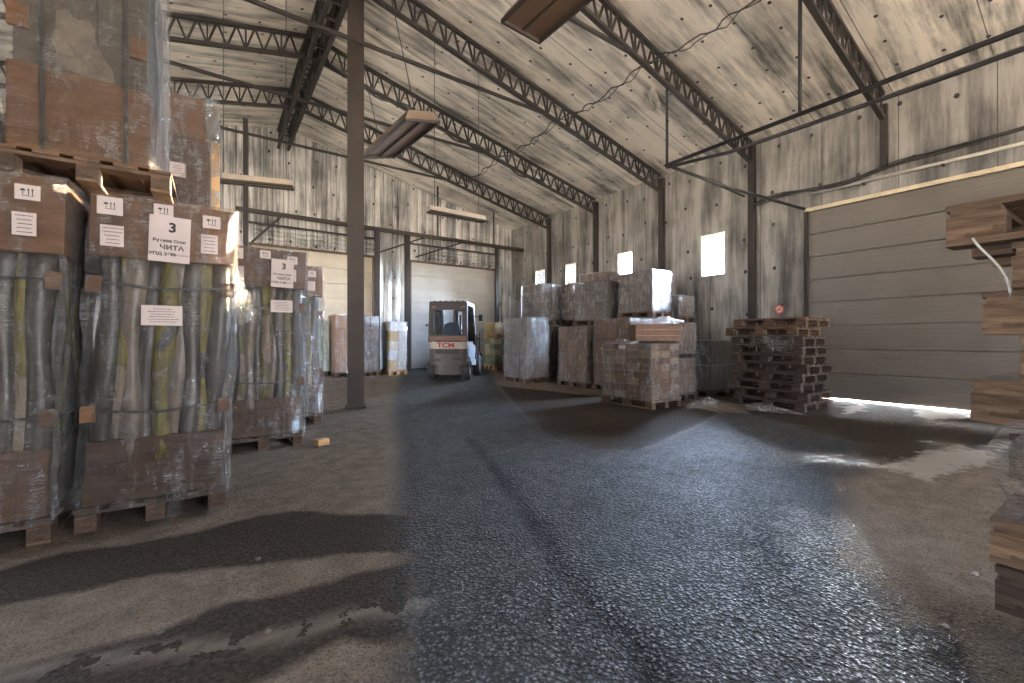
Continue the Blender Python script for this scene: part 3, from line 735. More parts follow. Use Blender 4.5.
def roll_stack(X0, Y0, z1, label, lean, capz=1.44, strapz=(1.29, .61), trayz=.46, w=.645, dpt=1.0, big=None, seed=0, film='film_clear'):
    wx, wy = w * H, dpt * H
    t = thing('wrapped_pallet_stack', label, 'wrapped pallet', ((X0 + w / 2) * H, (Y0 + dpt / 2) * H, 0), 0, 'tall pallets of rolls beside the left aisle')
    rnd = random.Random(seed)
    pallet_part(t, wx, wy)
    T = z1 * H; cz = capz * H; tz_ = trayz * H
    mb = MB(); mb.box((0, 0, (.146 + tz_) / 2), (wx - .05, wy - .05, tz_ - .146), ch=.01)
    for i in (-1, 0, 1): mb.box((i * wx * .3, -wy / 2 + .022, (.146 + tz_) / 2), (.004, .008, tz_ - .16))
    mb.build('cardboard_tray', 'card_dark', t, lean=lean)
    # upright rolls round the outside
    nf = 9
    spots = [(-wx / 2 + .09 + (wx - .18) * i / (nf - 1) + rnd.uniform(-.012, .012), -wy / 2 + .09 + (.02 if i % 2 else 0)) for i in range(nf)] + [(sd * (wx / 2 - .09), -wy / 2 + .09 + (wy - .18) * j / 8) for sd in (-1, 1) for j in range(1, 9)]
    for i, (x, y) in enumerate(spots):
        m = MB(); r0 = .066; ph = rnd.random() * 6
        pts = []; rad = []
        for k_ in range(15):
            v = k_ / 14; pts.append((.012 * math.sin(v * 6 + ph), .006 * math.sin(v * 9 + ph * 2), tz_ * .72 + (cz - tz_ * .72 + .03) * v)); rad.append(r0 * (.95 + .16 * math.sin(v * 9 + ph)))
        m.tube(pts, r0, 12, rad); mt = 'roll' if i in (1, 4, 7) or (i > 8 and i % 2 == 0) else ('pale_bag' if i in (2, 5) else 'grey_bag')
        m.v = [(a + x, b_ + y, c) for a, b_, c in m.v]
        m.build('upright_roll', mt, t, True, lean=lean)
    mb = MB(); mb.box((0, .0, (tz_ + cz) / 2), (wx - .17, wy - .19, cz - tz_)); mb.build('inner_goods', 'card_black', t, lean=lean)
    mb = MB(); mb.box((0, 0, (cz + T) / 2), (wx + .0, wy - .03, T - cz), ch=.012); mb.build('cardboard_cap', 'card', t, lean=lean)
    for sz in strapz:
        m = MB()
        def fn(u, v):
            s = u * 4; k_ = int(s) % 4; f = s - int(s); cs = [(-1, -1), (1, -1), (1, 1), (-1, 1)]; a = cs[k_]; b_ = cs[(k_ + 1) % 4]
            return ((a[0] + (b_[0] - a[0]) * f) * (wx / 2 - .003), (a[1] + (b_[1] - a[1]) * f) * (wy / 2 - .003), sz * H + .018 * v - .018 * math.sin(f * PI) + .006 * math.sin(u * 40))
        m.grid(fn, 40, 1, True); m.build('strap', 'strap', t, lean=lean)
        for sx in (-1, 1):
            m = MB(); m.box((sx * (wx / 2 - .035), -wy / 2 + .008, sz * H), (.07, .02, .10)); m.build('corner_protector', 'card', t, lean=lean)
    f = film_shell(wx, wy, .11, T + .004, .014, seed + 5, flare=.01); f.build('stretch_film', film, t, True, lean=lean)
    # bunched film edge at the front right corner
    m = MB(); pts = []; rad = []
    for k_ in range(26):
        v = k_ / 25; pts.append((wx / 2 + .004 + .006 * math.sin(v * 29), -wy / 2 + .0 + .005 * math.sin(v * 17), .13 + (cz - .13) * v)); rad.append(.012 + .008 * math.sin(v * 41) ** 2)
    m.tube(pts, .012, 6, rad); m.build('bunched_film', 'film_heavy', t, True, lean=lean)
    yf = -wy / 2 - .022
    if big:
        bx, bz, sx_, sz_ = big
        s = paper(t, bx, yf - .004, bz, .215, .30, lean, rz=0, tilt=.03)
        text('3', .085, s, (.012, -.003, .075), (PI / 2, 0, 0), bold=.003)
        text('Рубаев Олег', .026, s, (0, -.003, -.012), (PI / 2, 0, 0), bold=.0008, sx=1.1)
        text('ЧИТА', .040, s, (.012, -.003, -.056), (PI / 2, 0, 0), bold=.0012, sx=1.15)
        text('УПД 2690', .026, s, (-.035, -.003, -.10), (PI / 2, 0, 0), bold=.0010, sx=1.2)
        text('от 03.03.23', .015, s, (.065, -.003, -.10), (PI / 2, 0, 0))
        s = paper(t, sx_, yf - .002, sz_, .21, .13, lean); small_print(s, .19, .11, 6)
    capm = (capz + z1) / 2 * H; hh = T - cz
    for (fx, fz, w_, h_, kind) in ((-.40, .30, .12, .11, 'a'), (-.38, -.18, .11, .13, 'p'), (-.06, .33, .10, .085, 'a'), (.28, .24, .10, .085, 'a'), (.27, -.16, .095, .13, 'p')):
        if big is None and fx < -.1: continue
        s = paper(t, fx * wx + .02, yf, capm + fz * hh, w_, h_, lean)
        if kind == 'a': arrows(s, .026)
        else: small_print(s, w_, h_, 5)
    return t
LEAN = .034
cxL2 = -.584 + .3225
roll_stack(-.584, 3.08, 1.765, 'tall wrapped pallet with large 3 label, left foreground stack seen whole', LEAN, big=((-.2 - cxL2) * H - LEAN * 1.5 * H, 1.555 * H, (-.233 - cxL2) * H - LEAN * 1.1 * H, 1.13 * H), seed=2)
cxL3 = .05 + .3225
roll_stack(.05, 4.46, 1.82, 'second tall wrapped pallet with a 3 label, behind the whole one in front', .02, capz=1.47, big=((.49 - cxL3) * H, 1.60 * H, (.49 - cxL3) * H, 1.30 * H), seed=11)
roll_stack(.42, 5.52, 1.86, 'third tall wrapped pallet on left, mostly hidden, nearest the brown column', .01, capz=1.5, seed=21)
roll_stack(-1.30, 3.03, 1.80, 'tall wrapped pallet cut off by the left edge of the photo', .03, capz=1.42, seed=31)
# hidden support behind the first stack carries the crate with the wooden corner
roll_stack(-.70, 4.25, 1.76, 'wrapped pallet tucked behind the stack bearing the large 3 label', .0, seed=41)
# loose film flap at the side of the first stack
m = MB(); m.grid(lambda u, v: ((.10 + .13 * u * v) * H + .01 * math.sin(v * 20), (3.12 + .05 * u) * H, (1.42 - .36 * v + .10 * u) * H + .01 * math.sin(u * 9)), 6, 12)
o = m.build('loose_film_flap', 'film_loose', None, True); tag(o, 'loose clear film flap hanging beside the large 3 label stack', 'film')

# upper pallet on top of the left stacks
def upper_left():
    X0, X1, Y0, Y1 = -.88, -.20, 3.10, 4.12; wx, wy = (X1 - X0) * H, (Y1 - Y0) * H; zb = 1.822 * H
    t = thing('wrapped_pallet_stack', 'wrapped pallet with brown carton and grey bundle topping the left stacks', 'wrapped pallet', ((X0 + X1) / 2 * H, (Y0 + Y1) / 2 * H, zb), 0, 'film-wrapped pallets')
    pallet_part(t, wx, wy)
    bx0, bx1 = -.83 * H - (X0 + X1) / 2 * H, -.285 * H - (X0 + X1) / 2 * H; bc = (bx0 + bx1) / 2; bw = bx1 - bx0
    z1 = 2.37 * H - zb
    mb = MB(); mb.box((bc, 0, (.146 + z1) / 2), (bw, wy - .04, z1 - .146), ch=.012); mb.build('large_carton', 'card', t)
    z2 = 3.35 * H - zb
    mb = MB()
    for i in range(5): mb.box((bc - bw / 2 + .08 + (bw - .16) * i / 4, .01, (z1 + z2) / 2), ((bw - .16) / 4 - .004, wy - .08, z2 - z1), ch=.008)
    mb.build('grey_panels', 'bundle', t)
    mb = MB(); mb.grid(lambda u, v: (bc - .12 + .26 * u * (1 - .5 * v) + .02 * math.sin(v * 9), -wy / 2 + .026 + .012 * math.sin(u * 5) * math.sin(v * 6), z1 - .0 + .36 * v + .02 * math.sin(u * 7)), 8, 8)
    mb.grid(lambda u, v: (bc - .12 + .26 * u * (1 - .5 * v), -wy / 2 + .036, z1 + .36 * v + .02 * math.sin(u * 7)), 8, 8); mb.build('beige_padding', 'paper_b', t)
    for sx in (bx0 + .05, bx1 - .06):
        for dz in (.26, .75): mb = MB(); mb.box((sx, -wy / 2 + .02, z1 + dz), (.085, .03, .13)); mb.build('corner_protector', 'card', t)
    for x in (bc - .17, bc + .20):
        mb = MB(); mb.box((x, -wy / 2 + .004, (z2 + .02) / 2 + .06), (.022, .004, z2 - .10)); mb.build('strap', 'strap', t)
    f = film_shell(bw + .02, wy - .01, .16, z2 + .01, .016, 77); f.v = [(a + bc, b_, c) for a, b_, c in f.v]; f.build('stretch_film', 'film_clear', t, True)
    m = MB()
    m.grid(lambda u, v: (bx1 + .02 + .03 * math.sin(u * 3 + v * 5) ** 2 + .03 * math.sin(v * 13) ** 2 * u, -wy / 2 + .0 + (wy * .6) * u, .10 + (z2 - .1) * v), 10, 34)
    m.build('bunched_film', 'film_heavy', t, True)
M['paper_b'] = m_plain('beige_padding', (.15, .12, .09), .7, 0, .5, 5, 1.0)
upper_left()
# carton at the far left edge on its pallet
stack(-1.62, 3.2, -.94, 4.1, 2.23, 'brown wrapped carton at the extreme upper left edge', 'card_dark', (1, 1, 1), z0=1.822, seed=5)
# crate with a bright wooden corner post
def corner_crate():
    X0, X1, Y0, Y1 = -.60, .045, 4.22, 5.1; wx, wy = (X1 - X0) * H, (Y1 - Y0) * H; zb = 1.79 * H
    t = thing('wrapped_crate', 'wrapped brown crate with bright wooden corner post behind the upper left pallet', 'crate', ((X0 + X1) / 2 * H, (Y0 + Y1) / 2 * H, zb))
    pallet_part(t, wx, wy)
    zt = 2.93 * H - zb; zm = zt * .70
    mb = MB(); mb.box((-.03, 0, (.146 + zm) / 2), (wx - .10, wy - .06, zm - .146), ch=.01); mb.build('lower_carton', 'card_dark', t)
    mb = MB(); mb.box((-.04, 0, (zm + zt) / 2), (wx - .14, wy - .10, zt - zm - .01), ch=.01); mb.build('upper_carton', 'card', t)
    for y in (-wy / 2 + .04, wy / 2 - .04):
        mb = MB(); mb.box((wx / 2 - .035, y, (.146 + zm) / 2), (.07, .06, zm - .146), ch=.004); mb.build('corner_post', 'wood_new', t)
    mb = MB(); mb.box((wx / 2 - .06, -wy / 2 + .04, (zm + zt) / 2), (.10, .06, (zt - zm) * .8)); mb.build('padding_block', 'paper_b', t)
    s = paper(t, wx * .08, -wy / 2 + .0, .62, .12, .13, 0); small_print(s, .1, .1, 4)
    f = film_shell(wx - .02, wy - .02, .12, zt, .02, 91); f.build('stretch_film', 'film', t, True)
corner_crate()

# ---- far left, behind the column
stack(2.36, 10.7, 2.96, 11.5, 1.60, 'orange-brown wrapped pallet seen just left of the column foot', 'orange_card', (2, 2, 4), seed=8)
stack(3.0, 10.75, 3.42, 11.5, 1.58, 'brown wrapped pallet peeking out right of the column', 'card_grey', (2, 2, 5), seed=9)
stack(3.66, 10.7, 4.14, 11.35, 1.46, 'yellow and white wrapped pallet between column and far gate post', 'yelwhite', (2, 2, 5), seed=10, mats=['yellow', 'white_foam', 'yelwhite', 'white_foam'], palmat='wood_new')
stack(1.75, 11.1, 2.28, 11.75, 1.45, 'mint-green wrapped pallet before the left far gate', 'mint', (2, 2, 4), seed=12)
# beyond the forklift
stack(6.85, 10.75, 7.6, 11.38, 1.02, 'low green-yellow wrapped pallet right of the forklift', 'green', (3, 2, 5), seed=13, mats=['green', 'green', 'yelwhite'], palmat='wood_new')
stack(6.85, 10.75, 7.6, 11.38, 1.50, 'yellow carton crate on the green-yellow pallet', 'yellow', (1, 1, 1), z0=1.03, seed=14, palmat='wood_new')

# ---- centre group
stack(5.72, 7.67, 6.40, 8.60, 1.50, 'greyish wrapped pallet of cartons, leftmost in the centre group', 'card_grey', (2, 3, 3), seed=15, film='film_heavy', flare=.02)
stack(6.60, 8.22, 7.25, 9.10, 1.36, 'dark wrapped pallet squeezed behind the leftmost centre stack', 'card_dark', (2, 2, 3), seed=16)
stack(6.60, 8.22, 7.25, 9.10, 2.38, 'upper wrapped pallet behind the leftmost centre stack', 'card_grey', (2, 3, 4), z0=1.375, seed=17)
stack(6.14, 6.22, 6.82, 7.10, 1.27, 'brown wrapped pallet with pale film skirt, second of the centre row', 'card', (2, 3, 4), seed=18, film='film_heavy', flare=.02)
stack(6.20, 5.18, 6.88, 6.12, 1.40, 'tall plain brown carton pallet behind the ribbed front pallet', 'card', (2, 3, 3), seed=19, film='film_clear')
stack(6.92, 6.40, 7.58, 7.45, 1.29, 'lower pallet beneath the broad upper stack near the third window', 'card_dark', (2, 3, 3), seed=20)
s = stack(6.92, 6.40, 7.58, 7.45, 2.28, 'broad upper wrapped pallet shining blue on its right side', 'card_grey', (2, 3, 4), z0=1.305, seed=22, film='film_heavy')
stack(7.0, 6.5, 7.5, 7.35, 2.50, 'small flat carton on top of the broad upper pallet', 'card', (1, 1, 1), z0=2.30, seed=23, pal=False, name='wrapped_carton', cat='carton', group=None)
stack(7.30, 7.62, 7.95, 8.50, 1.35, 'hidden lower pallet by the wall under a narrow dark stack', 'card_dark', (2, 2, 3), seed=24)
stack(7.30, 7.62, 7.95, 8.50, 2.40, 'narrow dark wrapped stack left of the broad upper pallet', 'card_dark', (2, 2, 4), z0=1.365, seed=25)
stack(6.95, 5.20, 7.56, 6.20, 1.40, 'lower pallet beneath the upper stack nearest the large window', 'card_dark', (2, 3, 3), seed=26)
stack(6.92, 5.23, 7.54, 6.10, 2.36, 'upper wrapped pallet, rightmost tall one, left of the large window', 'card_grey', (2, 3, 4), z0=1.415, seed=27, film='film_heavy')
stack(7.64, 5.15, 8.22, 6.0, 1.33, 'hidden lower pallet against the right wall under the large window', 'card_dark', (2, 2, 3), seed=28)
stack(7.64, 5.15, 8.22, 6.0, 1.90, 'low bluish wrapped stack directly left of the large window bottom', 'card_grey', (2, 2, 2), z0=1.345, seed=29, film='film_heavy')
# front pallet: many flat ribbed cartons
stack(5.08, 3.85, 5.77, 4.82, .945, 'front wrapped pallet of flat ribbed cartons on pale wood', 'card_pale', (3, 4, 8), seed=30, mats=['card_pale', 'card'], flare=.01)
mb = MB(); mb.box((0, 0, 0), (.002, .16, .075))
o = mb.build('label_sheet', 'paper', bpy.data.objects[[x.name for x in C.objects if x.get('label', '').startswith('front wrapped pallet')][0]]); o.location = (-(5.77 - 5.08) * H / 2 - .02, .05, .88 * H)
# flat carton lying on it
def flat_box():
    c = (5.46 * H, 4.10 * H); t = thing('flat_carton', 'long pale wooden carton lying on the front ribbed pallet', 'carton', (c[0], c[1], .968 * H), math.radians(-34))
    mb = MB(); mb.box((0, 0, .15), (.80, .42, .28), ch=.008); mb.build('box_body', 'card_pale', t)
    mb = MB()
    for i in range(3): mb.box((0, -.215, .05 + .1 * i), (.78, .012, .085))
    mb.build('side_slats', 'card_dark', t)
    mb = MB(); mb.grid(lambda u, v: ((u - .5) * .9 + .02 * math.sin(v * 9), (v - .5) * .5, .31 + .035 * abs(math.sin(u * 11 + v * 5)) + .02 * math.sin(v * 13)), 24, 12); mb.build('crumpled_film', 'film_loose', t)
flat_box()
stack(6.02, 4.12, 6.62, 4.85, .70, 'dark shiny lower carton right of the front ribbed pallet', 'card_dark', (1, 1, 2), seed=33, film='film_heavy', palmat='wood_dark')
stack(6.0, 4.10, 6.60, 4.85, 1.27, 'brown shiny carton stacked right of the pale flat carton', 'card_dark', (1, 1, 1), z0=.75, seed=34, film='film_heavy', pal=False, name='wrapped_carton', cat='carton', group=None)
stack(6.94, 4.05, 7.80, 4.75, .99, 'low black film-wrapped bale beside the empty pallet stack', 'card_black', (2, 2, 2), seed=35, film='film_heavy', palmat='wood_dark', bulge=.03)

# crumpled film heaps on the floor and on stacks
def heap(x, y, z, rx, ry_, hz, label, seed, name='crumpled_film', mat='film_loose'):
    r = random.Random(seed); ph = [r.random() * 6 for _ in range(6)]
    mb = MB()
    def fn(u, v):
        a = u * 2 * PI; rad = 1 - v; w = 1 + .22 * math.sin(a * 3 + ph[0]) + .12 * math.sin(a * 7 + ph[1])
        zz = hz * (1 - rad ** 2) * (.7 + .35 * math.sin(a * 5 + v * 9 + ph[2]) * math.sin(v * 14 + ph[3]) + .3 * abs(math.sin(a * 9 + v * 17 + ph[4])) * abs(math.sin(v * 11 - a * 4))) + .01
        return (math.cos(a) * rad * rx * w, math.sin(a) * rad * ry_ * w, max(.006, zz))
    mb.grid(fn, 40, 14, True); o = mb.build(name, mat, None, True, loc=(x * H, y * H, z)); o['label'] = label; o['category'] = 'plastic film'; return o
heap(5.95, 3.55, .0, .55, .16, .14, 'crumpled clear film on the floor before the dark shiny cartons', 1)
heap(6.30, 2.95, .0, .18, .5, .10, 'crumpled film strip on the floor at the empty pallet stack foot', 2)
heap(5.30, 4.60, .955 * H, .12, .10, .07, 'small white film scrap on the rear left of the ribbed pallet', 3)
heap(6.3, 4.5, 1.29 * H, .28, .3, .10, 'crumpled film on top of the brown shiny carton', 4)

# ---- empty pallet stack
random.seed(12)
z = 0.0
tones = ['second', 'third', 'fourth', 'fifth', 'sixth', 'seventh', 'eighth', 'ninth']
labs = ['lowest pallet of the tall empty stack left of the right gate'] + ['%s pallet from the floor in the tall empty stack by the gate' % q for q in tones] + ['topmost tilted light-wood pallet of the tall empty stack by the gate']
jx = [0, .03, -.02, .02, .05, -.01, -.03, .06, -.06, -.02]; jy = [0, -.03, .05, .02, -.04, .03, .0, .06, .10, -.02]
for i in range(10):
    x = 7.02 * H + jx[i]; y = 3.02 * H + jy[i]
    loose_pallet(x, y, z + .002, random.uniform(-.035, .035), labs[i], 1.0, 1.16, 'wood' if i in (8, 9) else ('wood_dark' if i % 3 else 'wood_brown') if 'wood_brown' in M else 'wood_dark', 'tall stack of empty pallets', tilt=(0, .0) if i < 9 else (0, .0))
    z += .1545
mb = MB()
mb.grid(lambda u, v: (6.53 * H + .03 * math.sin(u * 8) - .03 * v, (2.62 + .62 * u) * H, (1.03 - .16 * v * (1 + .4 * math.sin(u * 7))) * H + .012 * math.sin(u * 23)), 22, 8)
o = mb.build('loose_film_flap', 'film_loose', None, True); tag(o, 'torn film caught between pallets in the tall empty stack', 'film')

# ---- near pallet pile on the right edge
labs = ['bottom', 'second lowest', 'third lowest', 'fourth lowest', 'fifth', 'sixth', 'seventh', 'eighth', 'ninth', 'tenth', 'topmost']
off = [-.12, -.075, -.002, .0, -.05, -.012, .03, -.045, .012, -.02, .085]
rr = [.02, -.03, .01, -.02, .03, .06, -.05, .02, -.03, .05, -.03]
z = 0.0
for i in range(11):
    loose_pallet(1.78 * H + .40, .22 * H - .60 + off[i] * H, z + .002, rr[i], '%s pallet of the near pile at the right edge of the photo' % labs[i], .8, 1.2, 'wood_dark' if i in (1, 2, 5) else 'wood_mid', 'near pallet pile at the right edge')
    z += .1475 if i not in (5, 9) else .160
mb = MB(); mb.grid(lambda u, v: (1.765 * H - .012 - .03 * math.sin(u * 7 + v * 4) ** 2, (.215 - .30 * (1 - u) - .02 * math.sin(v * 7) * u - .03 * abs(v - .4)) * H, (.52 + .27 * v) * H + .01 * math.sin(u * 17)), 16, 24)
o = mb.build('loose_film_flap', 'film_loose', None, True); tag(o, 'clear film draped on the near pallet pile at the right edge', 'film')
mb = MB(); pts = [(1.772 * H - .012 - .01 * math.sin(i * .5) ** 2, (.255 - .07 * i / 14 - .02 * math.sin(i / 14 * PI)) * H, (1.285 - .17 * (i / 14) ** .8) * H) for i in range(15)]
mb.tube(pts, .0035, 6); o = mb.build('white_strap', 'white_foam', None, True); tag(o, 'loose white strap hanging under the topmost near pallet', 'strap')

# ---- floor bits
bx, by = gp(322, 445); mb = MB(); mb.box((0, 0, .035), (.13, .09, .07), ch=.006); o = mb.build('wood_offcut', 'wood_new', None, loc=(bx, by, 0.001), rot=(0, 0, .3)); tag(o, 'small wood offcut lying alone right of the left pallets', 'wood scrap')
rnd = random.Random(4)
for i, (px, py, lb) in enumerate([(160, 634, 'small grey stone at the start of the floor crack'), (268, 633, 'small stone on the floor crack, mid left foreground'), (130, 612, 'pale chip on dry floor at lower left'), (258, 560, 'pebble on the dark damp strip, left foreground'),
                                  (975, 575, 'white scrap on the brown floor by the near pallets'), (946, 628, 'tiny white chip on the lower right floor')]):
    x, y = gp(px, py); mb = MB(); bm = bmesh.new(); bmesh.ops.create_icosphere(bm, subdivisions=2, radius=.013)
    for v in bm.verts: v.co *= rnd.uniform(.75, 1.25); v.co.z *= .6
    bm.verts.index_update(); mb.v = [tuple(v.co) for v in bm.verts]; mb.f = [[q.index for q in f.verts] for f in bm.faces]; bm.free()
    o = mb.build('stone', 'debris' if i < 4 else 'paper', None, loc=(x, y, .008)); tag(o, lb, 'stone')

# ---- round sign on the right wall
t = thing('round_sign', 'small round red-rimmed sign on the wall above the empty pallet stack', 'sign', (WX - .012, 3.64 * H, 1.54 * H))
mb = MB(); n = 28; mb.prism([(.10 * math.cos(2 * PI * i / n), .10 * math.sin(2 * PI * i / n)) for i in range(n)], -.010, .0, 'x'); mb.build('red_disc', 'sign_red', t)
mb = MB(); mb.prism([(.072 * math.cos(2 * PI * i / n), .072 * math.sin(2 * PI * i / n)) for i in range(n)], -.013, -.011, 'x'); mb.build('pale_face', 'sign_white', t)
mb = MB(); mb.bar((-.016, -.055, .055), (-.016, .055, -.055), .014, .003, up=(1, 0, 0)); mb.bar((-.016, -.05, -.01), (-.016, .04, -.01), .018, .003, up=(1, 0, 0)); mb.build('sign_mark', 'sign_red', t)

# ---- forklift ---------------------------------------------------------------
def forklift():
    x, y = 4.49 * H, 9.06 * H; rz = -math.radians(41)          # local +Y is the driving direction
    t = thing('forklift', 'grey and cream forklift seen from behind in the centre aisle', 'forklift', (x, y, floor_z(y) + .004), rz)
    W = 1.12
    def wheel(cx, cyy, r, w, nm):
        mb = MB(); n = 28
        prof = [(r * .55, -w / 2), (r * .9, -w / 2), (r, -w / 2 + .03), (r, w / 2 - .03), (r * .9, w / 2), (r * .55, w / 2)]
        for i in range(n):
            for pr, px in prof: a = 2 * PI * i / n; mb.v.append((cx + px, cyy + pr * math.cos(a), r + pr * math.sin(a)))
        m = len(prof)
        for i in range(n):
            for j in range(m):
                a = i * m + j; b_ = i * m + (j + 1) % m; c = ((i + 1) % n) * m + (j + 1) % m; d = ((i + 1) % n) * m + j; mb.f.append([a, b_, c, d])
        o = mb.build('wheel', 'rubber', t)
        h = MB(); h.prism([(cyy + r * .56 * math.cos(2 * PI * i / 20), r + r * .56 * math.sin(2 * PI * i / 20)) for i in range(20)], cx - w / 2 + .03, cx + w / 2 - .03, 'x'); h.build('hub', 'fl_cream', o)
    for s in (-1, 1): wheel(s * .48, .22, .27, .20, 'rear'); wheel(s * .49, 1.62, .32, .24, 'front')
    # counterweight with curved back
    mb = MB()
    def cw(u, v):
        a = (u - .5) * 2; z = .22 + .62 * v; hw = (.50 + .02 * math.sin(v * PI)) ; yb = -.18 + .16 * abs(a) ** 3 + .05 * (1 - v) + .0
        return (a * hw, yb, z)
    mb.grid(cw, 20, 8)
    mb.grid(lambda u, v: (-.50 if u < .01 else .50, 0, 0), 1, 1) if False else None
    k = len(mb.v)
    body = MB()
    outl = []
    for i in range(21):
        a = (i / 20 - .5) * 2; outl.append((a * .52, -.18 + .17 * abs(a) ** 3))
    outl += [(.52, .0 + .02), (.52, .85), (-.52, .85)]
    outl2 = [o_ for o_ in outl]
    body.prism([(p, q) for p, q in outl2], .42, .86, 'z')
    low = [(p * .80, q + .03) for p, q in outl2[:21]] + [(.36, .85), (-.36, .85)]
    body.prism(low, .16, .42, 'z')
    body.build('counterweight', 'fl_body', t)
    mb = MB(); mb.box((0, -.165, .79), (.62, .03, .13), ch=.01); mb.build('rear_grille', 'steel', t)
    mb = MB(); mb.prism([(p * 1.0, q + (.0 if i < 21 else 0)) for i, (p, q) in enumerate(outl2)], .865, 1.05, 'z'); mb.build('rear_bonnet', 'fl_cream', t)
    text('TCM', .17, t, (-.02, -.188, .955), (PI / 2, 0, 0), 'red_paint', .004, bold=.006, sx=1.35)
    mb = MB(); mb.box((.26, -.165, .60), (.26, .02, .10)); mb.box((-.2, -.165, .56), (.3, .02, .08)); mb.build('worn_plates', 'steel_brown', t)
    # chassis
    mb = MB(); mb.box((0, 1.05, .50), (.86, 1.6, .42), ch=.03); mb.build('chassis', 'fl_body', t)
    mb = MB()
    for s in (-1, 1):
        mb.prism([(.45, .40), (1.30, .34), (1.34, .62), (1.05, .95), (.30, 1.02), (.10, .95), (.12, .66), (.40, .60)], s * .47, s * .54, 'x')
    mb.build('side_panel', 'fl_white', t)
    for s in (-1, 1):
        mb = MB(); mb.grid(lambda u, v: (s * (.40 + .2 * v), 1.62 + .40 * math.cos(PI * u), .32 + .40 * math.sin(PI * u)), 14, 1); mb.build('mudguard', 'fl_frame', t)
    # cab
    zc, zt = 1.05, 2.12
    mb = MB(); 
    for s in (-1, 1):
        mb.bar((s * .50, -.02, zc), (s * .48, .04, zt), .10, .10); mb.bar((s * .50, 1.35, zc - .15), (s * .47, 1.02, zt), .07, .08); mb.bar((s * .49, .0, zt - .03), (s * .48, 1.05, zt - .03), .08, .07)
    mb.box((0, -.02, zc + .12), (1.0, .07, .15)); mb.box((0, .03, zt - .10), (1.0, .08, .18)); mb.box((0, 1.03, zt - .04), (.98, .08, .08))
    mb.box((-.43, 0, 1.6), (.07, .05, .9)); mb.box((.43, 0, 1.6), (.07, .05, .9))
    mb.build('cab_frame', 'fl_frame', t)
    mb = MB(); mb.box((0, .53, zt + .02), (1.04, 1.14, .05), ch=.015)
    for i in range(6): mb.box((-.40 + .16 * i, .53, zt + .055), (.04, 1.0, .03))
    mb.build('overhead_guard', 'fl_frame', t)
    mb = MB(); mb.box((0, -.065, zc + .09), (1.02, .02, .12)); mb.build('orange_band', 'fl_orange', t)
    mb = MB(); mb.box((0, -.01, 1.57), (.80, .008, .68)); mb.build('rear_window', 'glass', t)
    for s in (-1, 1):
        mb = MB(); mb.prism([(.10, 1.08), (1.22, 1.0), (1.0, 2.03), (.12, 2.03)], s * .495, s * .50, 'x'); mb.build('side_window', 'glass', t)
    mb = MB(); mb.box((0, .52, 1.02), (.54, .50, .16), ch=.05); st = mb.build('seat', 'seat', t)
    mb = MB(); mb.grid(lambda u, v: ((u - .5) * (.52 - .12 * v), .26 + .10 * v - .04 * math.sin(u * PI), 1.08 + .46 * v + .06 * math.sin(u * PI) * v), 10, 8); mb.grid(lambda u, v: ((u - .5) * (.52 - .12 * v), .36 + .08 * v, 1.08 + .46 * v + .06 * math.sin(u * PI) * v), 10, 8); mb.build('backrest', 'seat', st, True)
    mb = MB(); mb.tube([(0, 1.20, .95), (0, 1.02, 1.30)], .025); mb.tube([(.17 * math.cos(2 * PI * i / 20), 1.01 - .05 * math.sin(2 * PI * i / 20), 1.32 + .16 * math.sin(2 * PI * i / 20)) for i in range(21)], .014, 6); mb.build('steering_wheel', 'rubber', t)
    # mast and forks
    mb = MB()
    for s in (-1, 1): mb.box((s * .30, 2.02, 1.10), (.08, .14, 2.0)); mb.box((s * .22, 2.06, 1.08), (.05, .10, 1.9))
    for z in (.35, 1.15, 2.06): mb.box((0, 2.0, z), (.68, .08, .10))
    mb.build('mast', 'steel', t)
    mb = MB()
    for s in (-1, 1): mb.tube([(s * .12, 2.02, .3), (s * .12, 2.02, 1.9)], .03)
    mb.build('lift_cylinder', 'pipe', t, True)
    mb = MB(); 
    for z in (.30, .62): mb.box((0, 2.16, z), (1.0, .05, .10))
    for i in range(7): mb.box((-.48 + .16 * i, 2.15, .85), (.03, .03, .6))
    mb.box((0, 2.15, 1.15), (1.0, .04, .05)); mb.build('load_backrest', 'steel', t)
    for s in (-1, 1):
        mb = MB(); mb.box((s * .28, 2.20, .35), (.11, .045, .60)); mb.box((s * .28, 2.72, .07), (.11, 1.05, .04)); mb.build('fork', 'steel', t)
    mb = MB(); mb.tube([(.50, 1.05, 1.80), (.66, 1.12, 1.78)], .012, 6); mb.box((.70, 1.12, 1.76), (.12, .03, .20), ch=.01); mb.build('mirror', 'fl_frame', t)
    mb = MB(); mb.tube([(.62, .75, .55), (.66, .75, 1.30), (.66, 1.15, 1.34), (.62, 1.18, .6)], .02, 6); mb.build('grab_rail', 'fl_frame', t)
    for s in (-1, 1):
        mb = MB(); mb.box((s * .40, .0, 2.0), (.12, .08, .06), ch=.01); mb.build('rear_lamp', 'fl_orange', t)
forklift()

